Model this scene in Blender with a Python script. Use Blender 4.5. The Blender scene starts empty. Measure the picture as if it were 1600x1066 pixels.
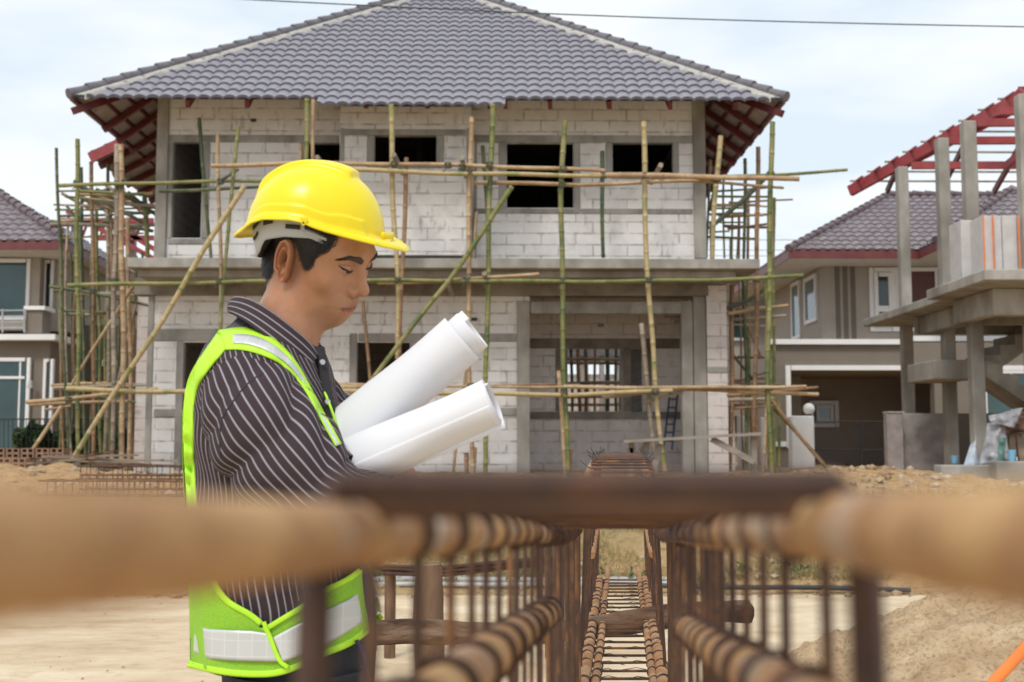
import bpy, bmesh, math, random
import numpy as np
from mathutils import Vector, Matrix, noise as mnoise
from mathutils.bvhtree import BVHTree
random.seed(7); rng = np.random.default_rng(7)
S = bpy.context.scene
# ------------------------------------------------------------ camera
FPX, CX, CY = 1867.0, 800.0, 533.0
PITCH, YAW, CAMH = math.atan(167/1867), math.radians(0.8), 1.28
FW = np.array([math.sin(YAW)*math.cos(PITCH), math.cos(YAW)*math.cos(PITCH), math.sin(PITCH)])
RT = np.array([math.cos(YAW), -math.sin(YAW), 0.0]); UP = np.cross(RT, FW)
CAM = np.array([0, 0, CAMH])
cd = bpy.data.cameras.new('camera'); cam = bpy.data.objects.new('camera', cd); S.collection.objects.link(cam)
cam.matrix_world = Matrix(((RT[0], UP[0], -FW[0], 0), (RT[1], UP[1], -FW[1], 0), (RT[2], UP[2], -FW[2], CAMH), (0, 0, 0, 1)))
cd.sensor_width = 36; cd.lens = 36*FPX/1600; cd.clip_start = 0.02; cd.clip_end = 3000
cd.dof.use_dof = True; cd.dof.focus_distance = 2.95; cd.dof.aperture_fstop = 7.2
S.camera = cam
# ------------------------------------------------------------ sky and sun
SUN_EL, SUN_AZ = math.radians(52), math.radians(205)      # azimuth clockwise from +Y
w = bpy.data.worlds.new('World'); S.world = w; w.use_nodes = True
nt = w.node_tree; nt.nodes.clear()
out = nt.nodes.new('ShaderNodeOutputWorld'); mx = nt.nodes.new('ShaderNodeMixShader')
b1 = nt.nodes.new('ShaderNodeBackground'); b2 = nt.nodes.new('ShaderNodeBackground')
sk = nt.nodes.new('ShaderNodeTexSky'); sk.sky_type = 'NISHITA'; sk.sun_disc = False
sk.sun_elevation = SUN_EL; sk.sun_rotation = SUN_AZ; sk.dust_density = 2.0
b1.inputs[1].default_value = 0.12; nt.links.new(sk.outputs[0], b1.inputs[0])
tc = nt.nodes.new('ShaderNodeTexCoord'); mp = nt.nodes.new('ShaderNodeMapping'); mp.inputs['Scale'].default_value = (1, 1, 3.2)
nz = nt.nodes.new('ShaderNodeTexNoise'); nz.inputs['Scale'].default_value = 3.4; nz.inputs['Detail'].default_value = 7; nz.inputs['Roughness'].default_value = .5
rp = nt.nodes.new('ShaderNodeValToRGB'); e = rp.color_ramp.elements
e[0].position = .40; e[0].color = (.71, .80, .875, 1); e[1].position = .58; e[1].color = (.90, .93, .95, 1)
nt.links.new(tc.outputs['Generated'], mp.inputs[0]); nt.links.new(mp.outputs[0], nz.inputs[0]); nt.links.new(nz.outputs[0], rp.inputs[0])
nt.links.new(rp.outputs[0], b2.inputs[0]); b2.inputs[1].default_value = 1.0
mx.inputs[0].default_value = .90
nt.links.new(b1.outputs[0], mx.inputs[1]); nt.links.new(b2.outputs[0], mx.inputs[2]); nt.links.new(mx.outputs[0], out.inputs[0])
sd = bpy.data.lights.new('sun', 'SUN'); sd.energy = 1.7; sd.angle = math.radians(14); sd.color = (1, .95, .88)
so = bpy.data.objects.new('sun', sd); S.collection.objects.link(so)
sdir = Vector((math.sin(SUN_AZ)*math.cos(SUN_EL), math.cos(SUN_AZ)*math.cos(SUN_EL), math.sin(SUN_EL)))
so.rotation_euler = sdir.to_track_quat('Z', 'Y').to_euler(); so.location = sdir*50
S.view_settings.view_transform = 'Standard'; S.view_settings.look = 'None'; S.view_settings.exposure = 0.24; S.view_settings.gamma = 1
S.render.engine = 'CYCLES'; S.cycles.use_denoising = True; S.cycles.max_bounces = 6; S.cycles.transparent_max_bounces = 12
S.cycles.caustics_reflective = False; S.cycles.caustics_refractive = False

# ------------------------------------------------------------ helpers
def W(px, py, Y):
    """world point on the plane y=Y that the photograph shows at pixel px,py"""
    r = FW + RT*(px-CX)/FPX - UP*(py-CY)/FPX
    return CAM + r*(Y/r[1])
def proj(P):
    d = np.asarray(P)-CAM; z = d@FW
    return np.stack([CX+FPX*(d@RT)/z, CY-FPX*(d@UP)/z], -1)
def X_(px, Y, py=450): return float(W(px, py, Y)[0])
def Z_(py, Y, px=800): return float(W(px, py, Y)[2])

class MB:
    def __init__(s): s.v = []; s.f = []; s.m = []; s.sm = []
    def add(s, v, f, mi=0, sm=False):
        o = len(s.v); s.v += [tuple(map(float, p)) for p in v]
        for q in f: s.f.append([i+o for i in q]); s.m.append(mi); s.sm.append(sm)
        return s
    def box(s, x0, x1, y0, y1, z0, z1, mi=0):
        v = [(x0,y0,z0),(x1,y0,z0),(x1,y1,z0),(x0,y1,z0),(x0,y0,z1),(x1,y0,z1),(x1,y1,z1),(x0,y1,z1)]
        return s.add(v, [(0,3,2,1),(4,5,6,7),(0,1,5,4),(1,2,6,5),(2,3,7,6),(3,0,4,7)], mi)
    def pbox(s, p0, p1, q0, q1, Y, d, mi=0):
        """box whose front face covers photo pixels p0..p1 x q0..q1 on the plane y=Y, d deep"""
        pm, qm = (p0+p1)/2, (q0+q1)/2
        return s.box(X_(p0,Y,qm), X_(p1,Y,qm), Y, Y+d, Z_(q1,Y,pm), Z_(q0,Y,pm), mi)
    def prism(s, pts, d, mi=0):
        """polygon (list of 3d) extruded by vector d"""
        n = len(pts); p = [Vector(q) for q in pts]; d = Vector(d)
        return s.add([*p, *[q+d for q in p]], [tuple(range(n)), tuple(range(2*n-1, n-1, -1))]+[(i, i+n, (i+1) % n+n, (i+1) % n) for i in range(n)], mi)
    def beam(s, a, b, w, h, mi=0, up=(0,0,1)):
        a, b = Vector(a), Vector(b); t = (b-a).normalized(); u = Vector(up)
        if abs(t.dot(u)) > .98: u = Vector((0,1,0))
        sd = t.cross(u).normalized()*w/2; u = sd.cross(t).normalized()*h/2
        v = [a-sd-u, a+sd-u, a+sd+u, a-sd+u, b-sd-u, b+sd-u, b+sd+u, b-sd+u]
        return s.add(v, [(0,1,2,3),(7,6,5,4),(0,4,5,1),(1,5,6,2),(2,6,7,3),(3,7,4,0)], mi)
    def tube(s, pts, r, n=8, mi=0, caps=True, closed=False):
        P = np.array([list(p) for p in pts], float); m = len(P); rr = np.broadcast_to(np.asarray(r, float), (m,))
        T = np.gradient(P, axis=0) if not closed else np.roll(P,-1,0)-np.roll(P,1,0)
        T /= np.linalg.norm(T, axis=1)[:,None]+1e-12
        ref = np.array([0,0,1.]) if abs(T[:,2]).mean() < .8 else np.array([1.,0,0])
        u = ref; rings = []
        for i in range(m):
            u = u-T[i]*(u@T[i]); u /= np.linalg.norm(u)+1e-12; v = np.cross(T[i], u)
            a = np.arange(n)*2*math.pi/n
            rings.append(P[i]+rr[i]*(np.cos(a)[:,None]*u+np.sin(a)[:,None]*v))
        V = np.concatenate(rings); F = []
        for i in range(m if closed else m-1):
            j = (i+1) % m
            for k in range(n): F.append((i*n+k, i*n+(k+1) % n, j*n+(k+1) % n, j*n+k))
        s.add(V, F, mi, True)
        if caps and not closed:
            s.add(rings[0], [tuple(range(n-1,-1,-1))], mi); s.add(rings[-1], [tuple(range(n))], mi)
        return s
    def grid(s, G, mi=0, wrap=False, caps=False, sm=True):
        G = np.asarray(G, float); a, b = G.shape[:2]; F = []
        for i in range(a-1):
            for j in range(b if wrap else b-1):
                k = (j+1) % b; F.append((i*b+j, i*b+k, (i+1)*b+k, (i+1)*b+j))
        s.add(G.reshape(-1,3), F, mi, sm)
        if caps and wrap:
            s.add(G[0], [tuple(range(b-1,-1,-1))], mi); s.add(G[-1], [tuple(range(b))], mi)
        return s
    def build(s, name, mats, parent=None, attr=None, merge=False):
        me = bpy.data.meshes.new(name); me.from_pydata(s.v, [], s.f)
        for m in (mats if isinstance(mats, (list, tuple)) else [mats]): me.materials.append(m)
        me.polygons.foreach_set('material_index', s.m); me.polygons.foreach_set('use_smooth', s.sm)
        if attr:
            for k, a in attr.items():
                a = np.asarray(a, np.float32)
                if a.ndim == 1:
                    at = me.attributes.new(k, 'FLOAT', 'POINT'); at.data.foreach_set('value', a)
                else:
                    at = me.attributes.new(k, 'FLOAT_COLOR', 'POINT'); at.data.foreach_set('color', np.concatenate([a, np.ones((len(a),1), np.float32)], 1).ravel())
        me.update()
        o = bpy.data.objects.new(name, me); S.collection.objects.link(o)
        if parent: attach(o, parent)
        return o
def attach(o, parent):
    o.parent = parent; o.matrix_parent_inverse = full(parent).inverted()
def full(o):
    return (full(o.parent) @ o.matrix_parent_inverse @ o.matrix_basis) if o.parent else o.matrix_basis.copy()
def tag(o, label, cat, group=None, kind=None):
    if label: o['label'] = label
    if cat: o['category'] = cat
    if group: o['group'] = group
    if kind: o['kind'] = kind
    return o
def thing(name, label, cat, loc=(0,0,0), group=None):
    o = bpy.data.objects.new(name, None); S.collection.objects.link(o); o.location = tuple(map(float, loc)); o.empty_display_size = .1
    return tag(o, label, cat, group)
def structure(o, label=None): o['kind'] = 'structure'; return o

def wall_mesh(mb, x0, x1, z0, z1, Y, th, holes=(), mi=0):
    """wall facing -y with rectangular openings (x0,x1,z0,z1)"""
    xs = sorted({x0, x1, *[h[0] for h in holes], *[h[1] for h in holes]}); zs = sorted({z0, z1, *[h[2] for h in holes], *[h[3] for h in holes]})
    xs = [x for x in xs if x0 <= x <= x1]; zs = [z for z in zs if z0 <= z <= z1]
    sol = [[not any(h[0] <= (xs[i]+xs[i+1])/2 <= h[1] and h[2] <= (zs[j]+zs[j+1])/2 <= h[3] for h in holes) for j in range(len(zs)-1)] for i in range(len(xs)-1)]
    def q(a, b, c, d): mb.add([a,b,c,d], [(0,1,2,3)], mi)
    nx, nz_ = len(xs)-1, len(zs)-1
    for i in range(nx):
        for j in range(nz_):
            if not sol[i][j]: continue
            a, b, c, d = xs[i], xs[i+1], zs[j], zs[j+1]
            q((a,Y,c),(b,Y,c),(b,Y,d),(a,Y,d)); q((b,Y+th,c),(a,Y+th,c),(a,Y+th,d),(b,Y+th,d))
            if i == 0 or not sol[i-1][j]: q((a,Y+th,c),(a,Y,c),(a,Y,d),(a,Y+th,d))
            if i == nx-1 or not sol[i+1][j]: q((b,Y,c),(b,Y+th,c),(b,Y+th,d),(b,Y,d))
            if j == 0 or not sol[i][j-1]: q((a,Y+th,c),(b,Y+th,c),(b,Y,c),(a,Y,c))
            if j == nz_-1 or not sol[i][j+1]: q((a,Y,d),(b,Y,d),(b,Y+th,d),(a,Y+th,d))
    return mb
def hole(p0, p1, q0, q1, Y):
    pm, qm = (p0+p1)/2, (q0+q1)/2
    return (X_(p0,Y,qm), X_(p1,Y,qm), Z_(q1,Y,pm), Z_(q0,Y,pm))

# ------------------------------------------------------------ materials
def newmat(name):
    m = bpy.data.materials.new(name); m.use_nodes = True; nt = m.node_tree; nt.nodes.clear()
    o = nt.nodes.new('ShaderNodeOutputMaterial'); p = nt.nodes.new('ShaderNodeBsdfPrincipled'); nt.links.new(p.outputs[0], o.inputs[0])
    return m, nt, p
def nd(nt, t, **k):
    n = nt.nodes.new('ShaderNode'+t)
    for a, b in k.items():
        if a.startswith('i_'):
            key = a[2:].replace('_', ' ')
            n.inputs[key].default_value = b
        else: setattr(n, a, b)
    return n
def mixc(nt, fac, a, b, mode='MIX'):
    n = nt.nodes.new('ShaderNodeMix'); n.data_type = 'RGBA'; n.blend_type = mode
    for s_, v in ((n.inputs[0], fac), (n.inputs[6], a), (n.inputs[7], b)):
        if isinstance(v, (int, float)): s_.default_value = v
        elif isinstance(v, tuple): s_.default_value = (*v, 1) if len(v) == 3 else v
        else: nt.links.new(v, s_)
    return n.outputs[2]
def ramp(nt, src, *stops):
    r = nt.nodes.new('ShaderNodeValToRGB'); el = r.color_ramp.elements
    for i, (p, c) in enumerate(stops):
        x = el[i] if i < 2 else el.new(p)
        x.position = p; x.color = (*c, 1) if isinstance(c, tuple) else (c, c, c, 1)
    nt.links.new(src, r.inputs[0]); return r.outputs[0]
def coords(nt, scale=(1,1,1), rot=(0,0,0), kind='Object'):
    t = nt.nodes.new('ShaderNodeTexCoord'); m = nt.nodes.new('ShaderNodeMapping'); m.inputs['Scale'].default_value = scale; m.inputs['Rotation'].default_value = rot
    nt.links.new(t.outputs[kind], m.inputs[0]); return m.outputs[0]
def noise(nt, vec, sc, det=4, ro=.55):
    n = nd(nt, 'TexNoise'); n.inputs['Scale'].default_value = sc; n.inputs['Detail'].default_value = det; n.inputs['Roughness'].default_value = ro
    nt.links.new(vec, n.inputs['Vector']); return n.outputs[0]
def bump(nt, p, h, st, dist=.01):
    b = nd(nt, 'Bump'); b.inputs['Strength'].default_value = st; b.inputs['Distance'].default_value = dist
    nt.links.new(h, b.inputs['Height']); nt.links.new(b.outputs[0], p.inputs['Normal'])
def pm(name, c1, c2=None, sc=6, rough=.8, bs=.3, bd=.01, metal=0, stretch=(1,1,1), lo=.35, hi=.65, c3=None, det=5, coat=0, spec=None):
    m, nt, p = newmat(name); c2 = c2 or tuple(x*.75 for x in c1)
    v = coords(nt, stretch); n = noise(nt, v, sc, det)
    col = ramp(nt, n, (lo, c1), (hi, c2))
    if c3:
        n2 = noise(nt, v, sc*.31, 3); col = mixc(nt, ramp(nt, n2, (.5, 0.0), (.68, 1.0)), col, c3)
    nt.links.new(col, p.inputs['Base Color']); p.inputs['Roughness'].default_value = rough; p.inputs['Metallic'].default_value = metal
    if coat: p.inputs['Coat Weight'].default_value = coat
    if spec is not None: p.inputs['Specular IOR Level'].default_value = spec
    if bs: bump(nt, p, n, bs, bd)
    return m
def block_mat(name, ca, cb, mort):
    m, nt, p = newmat(name); t = nd(nt, 'TexCoord'); sp = nd(nt, 'SeparateXYZ'); nt.links.new(t.outputs['Object'], sp.inputs[0])
    ad = nd(nt, 'Math', operation='ADD'); nt.links.new(sp.outputs[0], ad.inputs[0]); nt.links.new(sp.outputs[1], ad.inputs[1])
    cb_ = nd(nt, 'CombineXYZ'); nt.links.new(ad.outputs[0], cb_.inputs[0]); nt.links.new(sp.outputs[2], cb_.inputs[1])
    # slightly wobbly joints
    nv = nd(nt, 'TexNoise'); nv.inputs['Scale'].default_value = 7; nt.links.new(t.outputs['Object'], nv.inputs['Vector'])
    vm = nd(nt, 'VectorMath', operation='MULTIPLY_ADD'); nt.links.new(nv.outputs[1], vm.inputs[0]); vm.inputs[1].default_value = (.014,.014,0); nt.links.new(cb_.outputs[0], vm.inputs[2])
    br = nd(nt, 'TexBrick'); nt.links.new(vm.outputs[0], br.inputs['Vector'])
    for k, v in (('Scale', 1), ('Mortar Size', .0075), ('Mortar Smooth', .3), ('Bias', 0), ('Brick Width', .6), ('Row Height', .2)): br.inputs[k].default_value = v
    br.inputs['Color1'].default_value = (*ca, 1); br.inputs['Color2'].default_value = (*cb, 1); br.inputs['Mortar'].default_value = (*mort, 1)
    n1 = noise(nt, t.outputs['Object'], 2.2, 6); n2 = noise(nt, coords(nt, (1.2, 1.2, .35)), 6, 6, .65)
    # joints fade in and out
    faint = ramp(nt, noise(nt, t.outputs['Object'], 3.1, 3), (.44, .06), (.68, .85))
    base = mixc(nt, faint, mixc(nt, .5, ca, cb), br.outputs[0])
    b2_ = nd(nt, 'TexBrick'); nt.links.new(vm.outputs[0], b2_.inputs['Vector'])
    for k, v in (('Scale', 1), ('Mortar Size', .03), ('Mortar Smooth', 1), ('Bias', 0), ('Brick Width', .6), ('Row Height', .2)): b2_.inputs[k].default_value = v
    b2_.inputs['Color1'].default_value = (0,0,0,1); b2_.inputs['Color2'].default_value = (0,0,0,1); b2_.inputs['Mortar'].default_value = (1,1,1,1)
    sm1 = mixc(nt, 1.0, b2_.outputs[0], ramp(nt, noise(nt, t.outputs['Object'], 4.3, 6, .65), (.47, 0.0), (.60, .85)), 'MULTIPLY')
    base = mixc(nt, ramp(nt, noise(nt, t.outputs['Object'], 1.1, 2), (.4, 0.0), (.65, .6)), base, (.80,.785,.77), 'MIX')
    base = mixc(nt, faint, base, br.outputs[0])
    base = mixc(nt, sm1, base, (.33,.31,.28))
    c = mixc(nt, ramp(nt, n1, (.5, 0.0), (.78, .55)), base, (.40, .37, .34))
    c = mixc(nt, ramp(nt, n2, (.60, 0.0), (.72, .7)), c, (.25, .235, .21))
    nt.links.new(c, p.inputs['Base Color']); p.inputs['Roughness'].default_value = .95
    inv = nd(nt, 'Math', operation='MULTIPLY_ADD'); nt.links.new(br.outputs[1], inv.inputs[0]); inv.inputs[1].default_value = -1; nt.links.new(n2, inv.inputs[2])
    bump(nt, p, inv.outputs[0], .5, .008)
    return m
M = {}
M['block'] = block_mat('aerated_block', (.78,.765,.755), (.64,.62,.61), (.24,.22,.205))
M['block2'] = block_mat('aerated_block_pinkish', (.66,.60,.575), (.59,.53,.505), (.28,.25,.235))
M['concrete'] = pm('raw_concrete', (.32,.305,.28), (.21,.20,.182), 5, .9, .35, c3=(.40,.385,.36), stretch=(1,1,.5), det=8)
M['concrete_dark'] = pm('darker_concrete', (.24,.21,.175), (.15,.13,.11), 4, .9, .35, c3=(.30,.27,.23), det=8)  # darker, browner tone for the under-slab beam, porch concrete and plinth
M['concrete_form'] = pm('formwork_concrete', (.40,.38,.345), (.27,.25,.22), 3.2, .9, .4, c3=(.20,.18,.155), stretch=(1,1,.6), det=9)
M['tile'] = pm('glazed_roof_tile', (.27,.26,.295), (.21,.20,.232), 9, .38, .15, lo=.3, hi=.7)
M['tile_far'] = pm('brown_grey_roof_tile', (.23,.205,.22), (.13,.105,.115), 5, .4, .15)
M['tile_edge'] = pm('shaded_tile_edge', (.085,.078,.10), (.06,.055,.07), 9, .8, .1)  # unglazed edges, darkened so each course's shadow line is painted in
M['cap'] = pm('ridge_cap_tile', (.16,.15,.165), (.11,.10,.115), 7, .5, .2)
M['cap_far'] = pm('maroon_ridge_tile', (.10,.065,.07), (.17,.13,.14), 6, .5, .2)
M['mortar'] = pm('pale_mortar', (.50,.485,.45), (.36,.35,.32), 9, .9, .5)
M['redsteel'] = pm('red_oxide_steel', (.13,.018,.018), (.08,.012,.012), 5, .5, .1)
M['redsteel_b'] = pm('bright_red_oxide_steel', (.34,.055,.058), (.25,.035,.04), 5, .5, .1)
M['underside'] = pm('tile_underside', (.42,.36,.34), (.30,.26,.25), 6, .8, .1)
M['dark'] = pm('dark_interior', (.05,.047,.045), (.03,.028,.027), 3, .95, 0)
def bamboo(name, ca, cb, cc):
    m, nt, p = newmat(name); v = coords(nt); n = noise(nt, v, 2.3, 4); n2 = noise(nt, v, 22, 4)
    c = ramp(nt, n, (.38, ca), (.5, cb), (.64, cc)); c = mixc(nt, ramp(nt, n2, (.5, 0.0), (.75, .6)), c, tuple(x*.45 for x in cb))
    nt.links.new(c, p.inputs['Base Color']); p.inputs['Roughness'].default_value = .55; bump(nt, p, n2, .3, .004); return m
M['b_green'] = bamboo('green_bamboo', (.10,.135,.045), (.19,.20,.06), (.27,.24,.10))
M['b_dgreen'] = bamboo('dark_green_bamboo', (.045,.075,.04), (.08,.105,.045), (.15,.15,.07))
M['b_yel'] = bamboo('yellowing_bamboo', (.40,.33,.16), (.48,.36,.19), (.24,.25,.08))
M['b_tan'] = bamboo('dry_tan_bamboo', (.50,.37,.22), (.42,.28,.15), (.30,.20,.12))
M['b_grey'] = bamboo('weathered_bamboo', (.40,.34,.27), (.30,.24,.18), (.22,.18,.14))
M['b_brown'] = bamboo('brown_bamboo', (.34,.20,.10), (.26,.15,.08), (.18,.11,.06))
M['lash'] = pm('lashing_twine', (.12,.13,.09), (.06,.08,.055), 40, .9, .3)
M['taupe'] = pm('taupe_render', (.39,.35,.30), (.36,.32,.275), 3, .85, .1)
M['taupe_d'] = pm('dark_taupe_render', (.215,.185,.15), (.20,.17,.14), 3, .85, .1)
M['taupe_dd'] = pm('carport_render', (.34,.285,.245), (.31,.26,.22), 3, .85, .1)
M['stripe'] = pm('dark_wall_render', (.17,.145,.12), (.15,.13,.105), 3, .85, .1)
M['white'] = pm('white_paint', (.84,.84,.84), (.80,.80,.80), 3, .6, .05)
M['soffit'] = pm('cream_soffit', (.62,.59,.53), (.56,.53,.47), 3, .8, .1)
M['fascia'] = pm('maroon_fascia', (.17,.045,.045), (.13,.03,.032), 4, .5, .1)
M['louvre'] = pm('maroon_louvre', (.13,.02,.02), (.10,.016,.016), 2, .5, .1)
def glassy(name, c, r=.08):
    m, nt, p = newmat(name); n = noise(nt, coords(nt), .8, 3)
    nt.links.new(ramp(nt, n, (.35, c), (.7, tuple(x*.5 for x in c))), p.inputs['Base Color']); p.inputs['Roughness'].default_value = r; p.inputs['Specular IOR Level'].default_value = .8
    return m
M['glass'] = glassy('teal_window_glass', (.03,.085,.09)); M['glass_b'] = glassy('pale_window_glass', (.16,.22,.25)); M['glass_d'] = glassy('dark_window_glass', (.02,.03,.035))
M['metal_dk'] = pm('dark_iron', (.03,.03,.032), (.02,.02,.022), 8, .5, .1)
M['metal_lt'] = pm('pale_metal_rail', (.5,.5,.5), (.4,.4,.4), 8, .4, .1)
M['plaster'] = pm('patchy_grey_plaster', (.36,.32,.31), (.25,.215,.205), 5, .9, .3, c3=(.44,.41,.40), det=8)
def rust(name, ca, cb, cc, sc=14):
    m, nt, p = newmat(name); v = coords(nt); n = noise(nt, v, sc, 7, .6); n2 = noise(nt, v, sc*5, 4)
    c = ramp(nt, n, (.32, ca), (.5, cb), (.68, cc)); c = mixc(nt, ramp(nt, n2, (.55, 0.0), (.75, .5)), c, tuple(x*.4 for x in cb))
    nt.links.new(c, p.inputs['Base Color']); p.inputs['Roughness'].default_value = .75; bump(nt, p, n2, .5, .002); return m
M['rust_bar'] = rust('pale_rusty_bar', (.55,.345,.15), (.33,.165,.065), (.47,.38,.29), 17)
M['rust_low'] = rust('orange_rusty_bar', (.44,.24,.10), (.33,.15,.055), (.44,.28,.16))
M['rust_tie'] = rust('dark_rusty_stirrup', (.085,.038,.022), (.050,.026,.018), (.14,.055,.025))
M['rust_leg'] = rust('brown_rusty_stirrup', (.135,.064,.032), (.070,.036,.023), (.26,.115,.038))
M['wire'] = pm('black_tie_wire', (.035,.03,.03), (.06,.045,.04), 30, .6, .1)
M['log'] = pm('peeling_bark', (.17,.095,.058), (.045,.022,.013), 22, .95, 1, .03, stretch=(.3,1,1), lo=.42, hi=.58, c3=(.26,.175,.12), det=8)
M['post'] = pm('weathered_post_wood', (.23,.14,.085), (.09,.05,.03), 18, .95, .7, .015, stretch=(1,1,.2), det=8)
M['wood'] = pm('raw_timber', (.36,.27,.19), (.24,.175,.12), 9, .9, .4, stretch=(.3,1,1))
M['wood_gr'] = pm('grey_weathered_timber', (.33,.29,.245), (.22,.19,.16), 9, .9, .4, stretch=(.3,1,1))
M['blue'] = pm('blue_ladder_paint', (.03,.07,.16), (.02,.05,.11), 9, .5, .1)
M['pipe'] = pm('grey_plastic_pipe', (.45,.45,.44), (.34,.33,.31), 7, .5, .05)
M['hose'] = pm('black_hose', (.04,.045,.05), (.03,.03,.035), 7, .5, .05)
M['tarp'] = pm('grey_plastic_sheet', (.34,.34,.36), (.20,.20,.22), 6, .35, .6, .03, det=5)
M['tarp_g'] = pm('green_plastic_sheet', (.10,.20,.17), (.06,.12,.10), 6, .4, .6, .03)
M['orange'] = pm('orange_pipe_plastic', (.85,.22,.03), (.75,.17,.02), 5, .45, .05)
M['brickred'] = pm('terracotta_block', (.34,.20,.13), (.25,.15,.10), 8, .9, .4)
M['block_w'] = pm('white_aerated_block', (.68,.67,.66), (.60,.59,.58), 5, .9, .2)
M['blue_l'] = pm('light_blue_plastic', (.20,.45,.65), (.16,.38,.55), 5, .5, .05)
M['rag'] = pm('pale_cloth', (.55,.60,.66), (.35,.45,.58), 7, .9, .3)
# ============================================================ GROUND
def gh(x, y):
    """terrain height"""
    b = 0.0
    ys = [-5, 10.4, 10.8, 11.3, 12.2, 13.5, 15.5, 19, 60, 5000]; zs = [-.03, -.03, .05, .22, .46, .70, .80, .84, .80, .80]
    b = float(np.interp(y, ys, zs))
    if y > 10.5:
        k = min(1, (y-10.5)/2)
        b += k*(.10*mnoise.noise(Vector((x*.5, y*.5, 0)))+.07*mnoise.noise(Vector((x*2.1, y*2.1, 3)))+.045*mnoise.noise(Vector((x*6, y*6, 5))))
    # spoil heaps on the lot to the right and left
    b += .13*math.exp(-((x-5.3)/1.6)**2-((y-16.0)/1.2)**2)*(1+.5*mnoise.noise(Vector((x*2, y*2, 1))))
    b += .22*math.exp(-((x+6.8)/2.2)**2-((y-16.5)/1.0)**2)*(1+.5*mnoise.noise(Vector((x*2, y*2, 1))))
    return b
g = MB()
xs = np.concatenate([[-700,-250,-90,-45,-28,-20], np.arange(-15, 15.01, .125), [20,28,45,90,250,700]])
ys = np.concatenate([[-60,-20,0,6,9], np.arange(10.2, 20, .125), [21,23,26,30,40,60,120,300,900,2500]])
G = np.array([[(x, y, gh(x, y)) for x in xs] for y in ys]); g.grid(G[:, ::1])
m, nt, p = newmat('dirt_and_dry_grass'); v = coords(nt)
n1 = noise(nt, v, .9, 6); n2 = noise(nt, v, 9, 6, .65); n3 = noise(nt, v, 60, 3)
dirt = ramp(nt, n2, (.35, (.56,.37,.19)), (.52, (.46,.285,.135)), (.68, (.25,.145,.07)))
grs = ramp(nt, n2, (.3, (.30,.21,.09)), (.5, (.38,.27,.12)), (.7, (.19,.16,.06)))
sy_ = nd(nt, 'SeparateXYZ'); nt.links.new(v, sy_.inputs[0]); mr = nd(nt, 'MapRange'); nt.links.new(sy_.outputs[1], mr.inputs[0]); mr.inputs[1].default_value = 13.2; mr.inputs[2].default_value = 14.6; mr.inputs[3].default_value = .85; mr.inputs[4].default_value = .12
ml = nd(nt, 'Math', operation='MULTIPLY'); nt.links.new(ramp(nt, n1, (.42, 0.0), (.56, 1.0)), ml.inputs[0]); nt.links.new(mr.outputs[0], ml.inputs[1]); c = mixc(nt, ml.outputs[0], dirt, grs); nt.links.new(mixc(nt, ramp(nt, n3, (.4, 0.0), (.7, .5)), c, (.14,.10,.06)), p.inputs['Base Color'])
p.inputs['Roughness'].default_value = 1; bump(nt, p, n2, .9, .05)
structure(g.build('ground', m))
# site road: pale dusty concrete, its own slightly uneven sheet
g = MB(); xs = np.concatenate([[-60,-25,-14], np.arange(-9, 9.01, .25), [14,25,60]]); ys = np.concatenate([[-40,-10,-2], np.arange(0, 10.76, .25)])
G = np.array([[(x, y, .004+.008*mnoise.noise(Vector((x*.4, y*.4, 0)))) for x in xs] for y in ys]); g.grid(G)
m, nt, p = newmat('dusty_concrete_road'); v = coords(nt, (.75, 1.25, 1)); v2 = coords(nt)
n1 = noise(nt, v, 1.3, 9, .68); n2 = noise(nt, v, 9, 8, .7); n3 = noise(nt, v2, 2.5, 5)
c = ramp(nt, n1, (.34, (.44,.315,.19)), (.48, (.58,.45,.295)), (.64, (.70,.58,.41)))
c = mixc(nt, ramp(nt, n2, (.56, 0.0), (.74, .75)), c, (.33,.23,.13)); c = mixc(nt, ramp(nt, n3, (.62, 0.0), (.74, .6)), c, (.40,.27,.15))
nt.links.new(c, p.inputs['Base Color']); p.inputs['Roughness'].default_value = .9; bump(nt, p, n2, .35, .01)
structure(g.build('road', m))
# sand heap lower right
g = MB(); cx, cy = 3.6, 6.3
G = []
for i in range(130):
    r = i/129*2.7; row = []
    for j in range(260):
        a = j/260*2*math.pi; x = cx+r*math.cos(a)*1.0; y = cy+r*math.sin(a)*.95
        h = .84*max(0, 1-(r/2.25)**1.1)
        k = min(1, (2.7-r)/.9)
        h += k*(.11*mnoise.noise(Vector((x*1.3, y*1.3, 2)))+.09*abs(mnoise.noise(Vector((x*4, y*4, 7))))+.045*mnoise.noise(Vector((x*11, y*11, 1)))+.018*mnoise.noise(Vector((x*35, y*35, 1))))
        row.append((x, y, max(-.02, h-.015)))
    G.append(row)
g.grid(G, wrap=True)
m, nt, p = newmat('clumpy_sand'); v = coords(nt); n1 = noise(nt, v, 4, 8, .65); n2 = noise(nt, v, 38, 6, .6)
c = ramp(nt, n1, (.32, (.40,.265,.145)), (.5, (.53,.375,.22)), (.68, (.63,.475,.30)))
nt.links.new(mixc(nt, ramp(nt, n2, (.5, 0.0), (.7, .7)), c, (.20,.13,.075)), p.inputs['Base Color']); p.inputs['Roughness'].default_value = 1; bump(nt, p, n2, 1.0, .03)
tag(g.build('sand_heap', m), 'big clumpy heap of pale building sand beside the rebar cage, at the lower right', 'sand heap')

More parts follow.
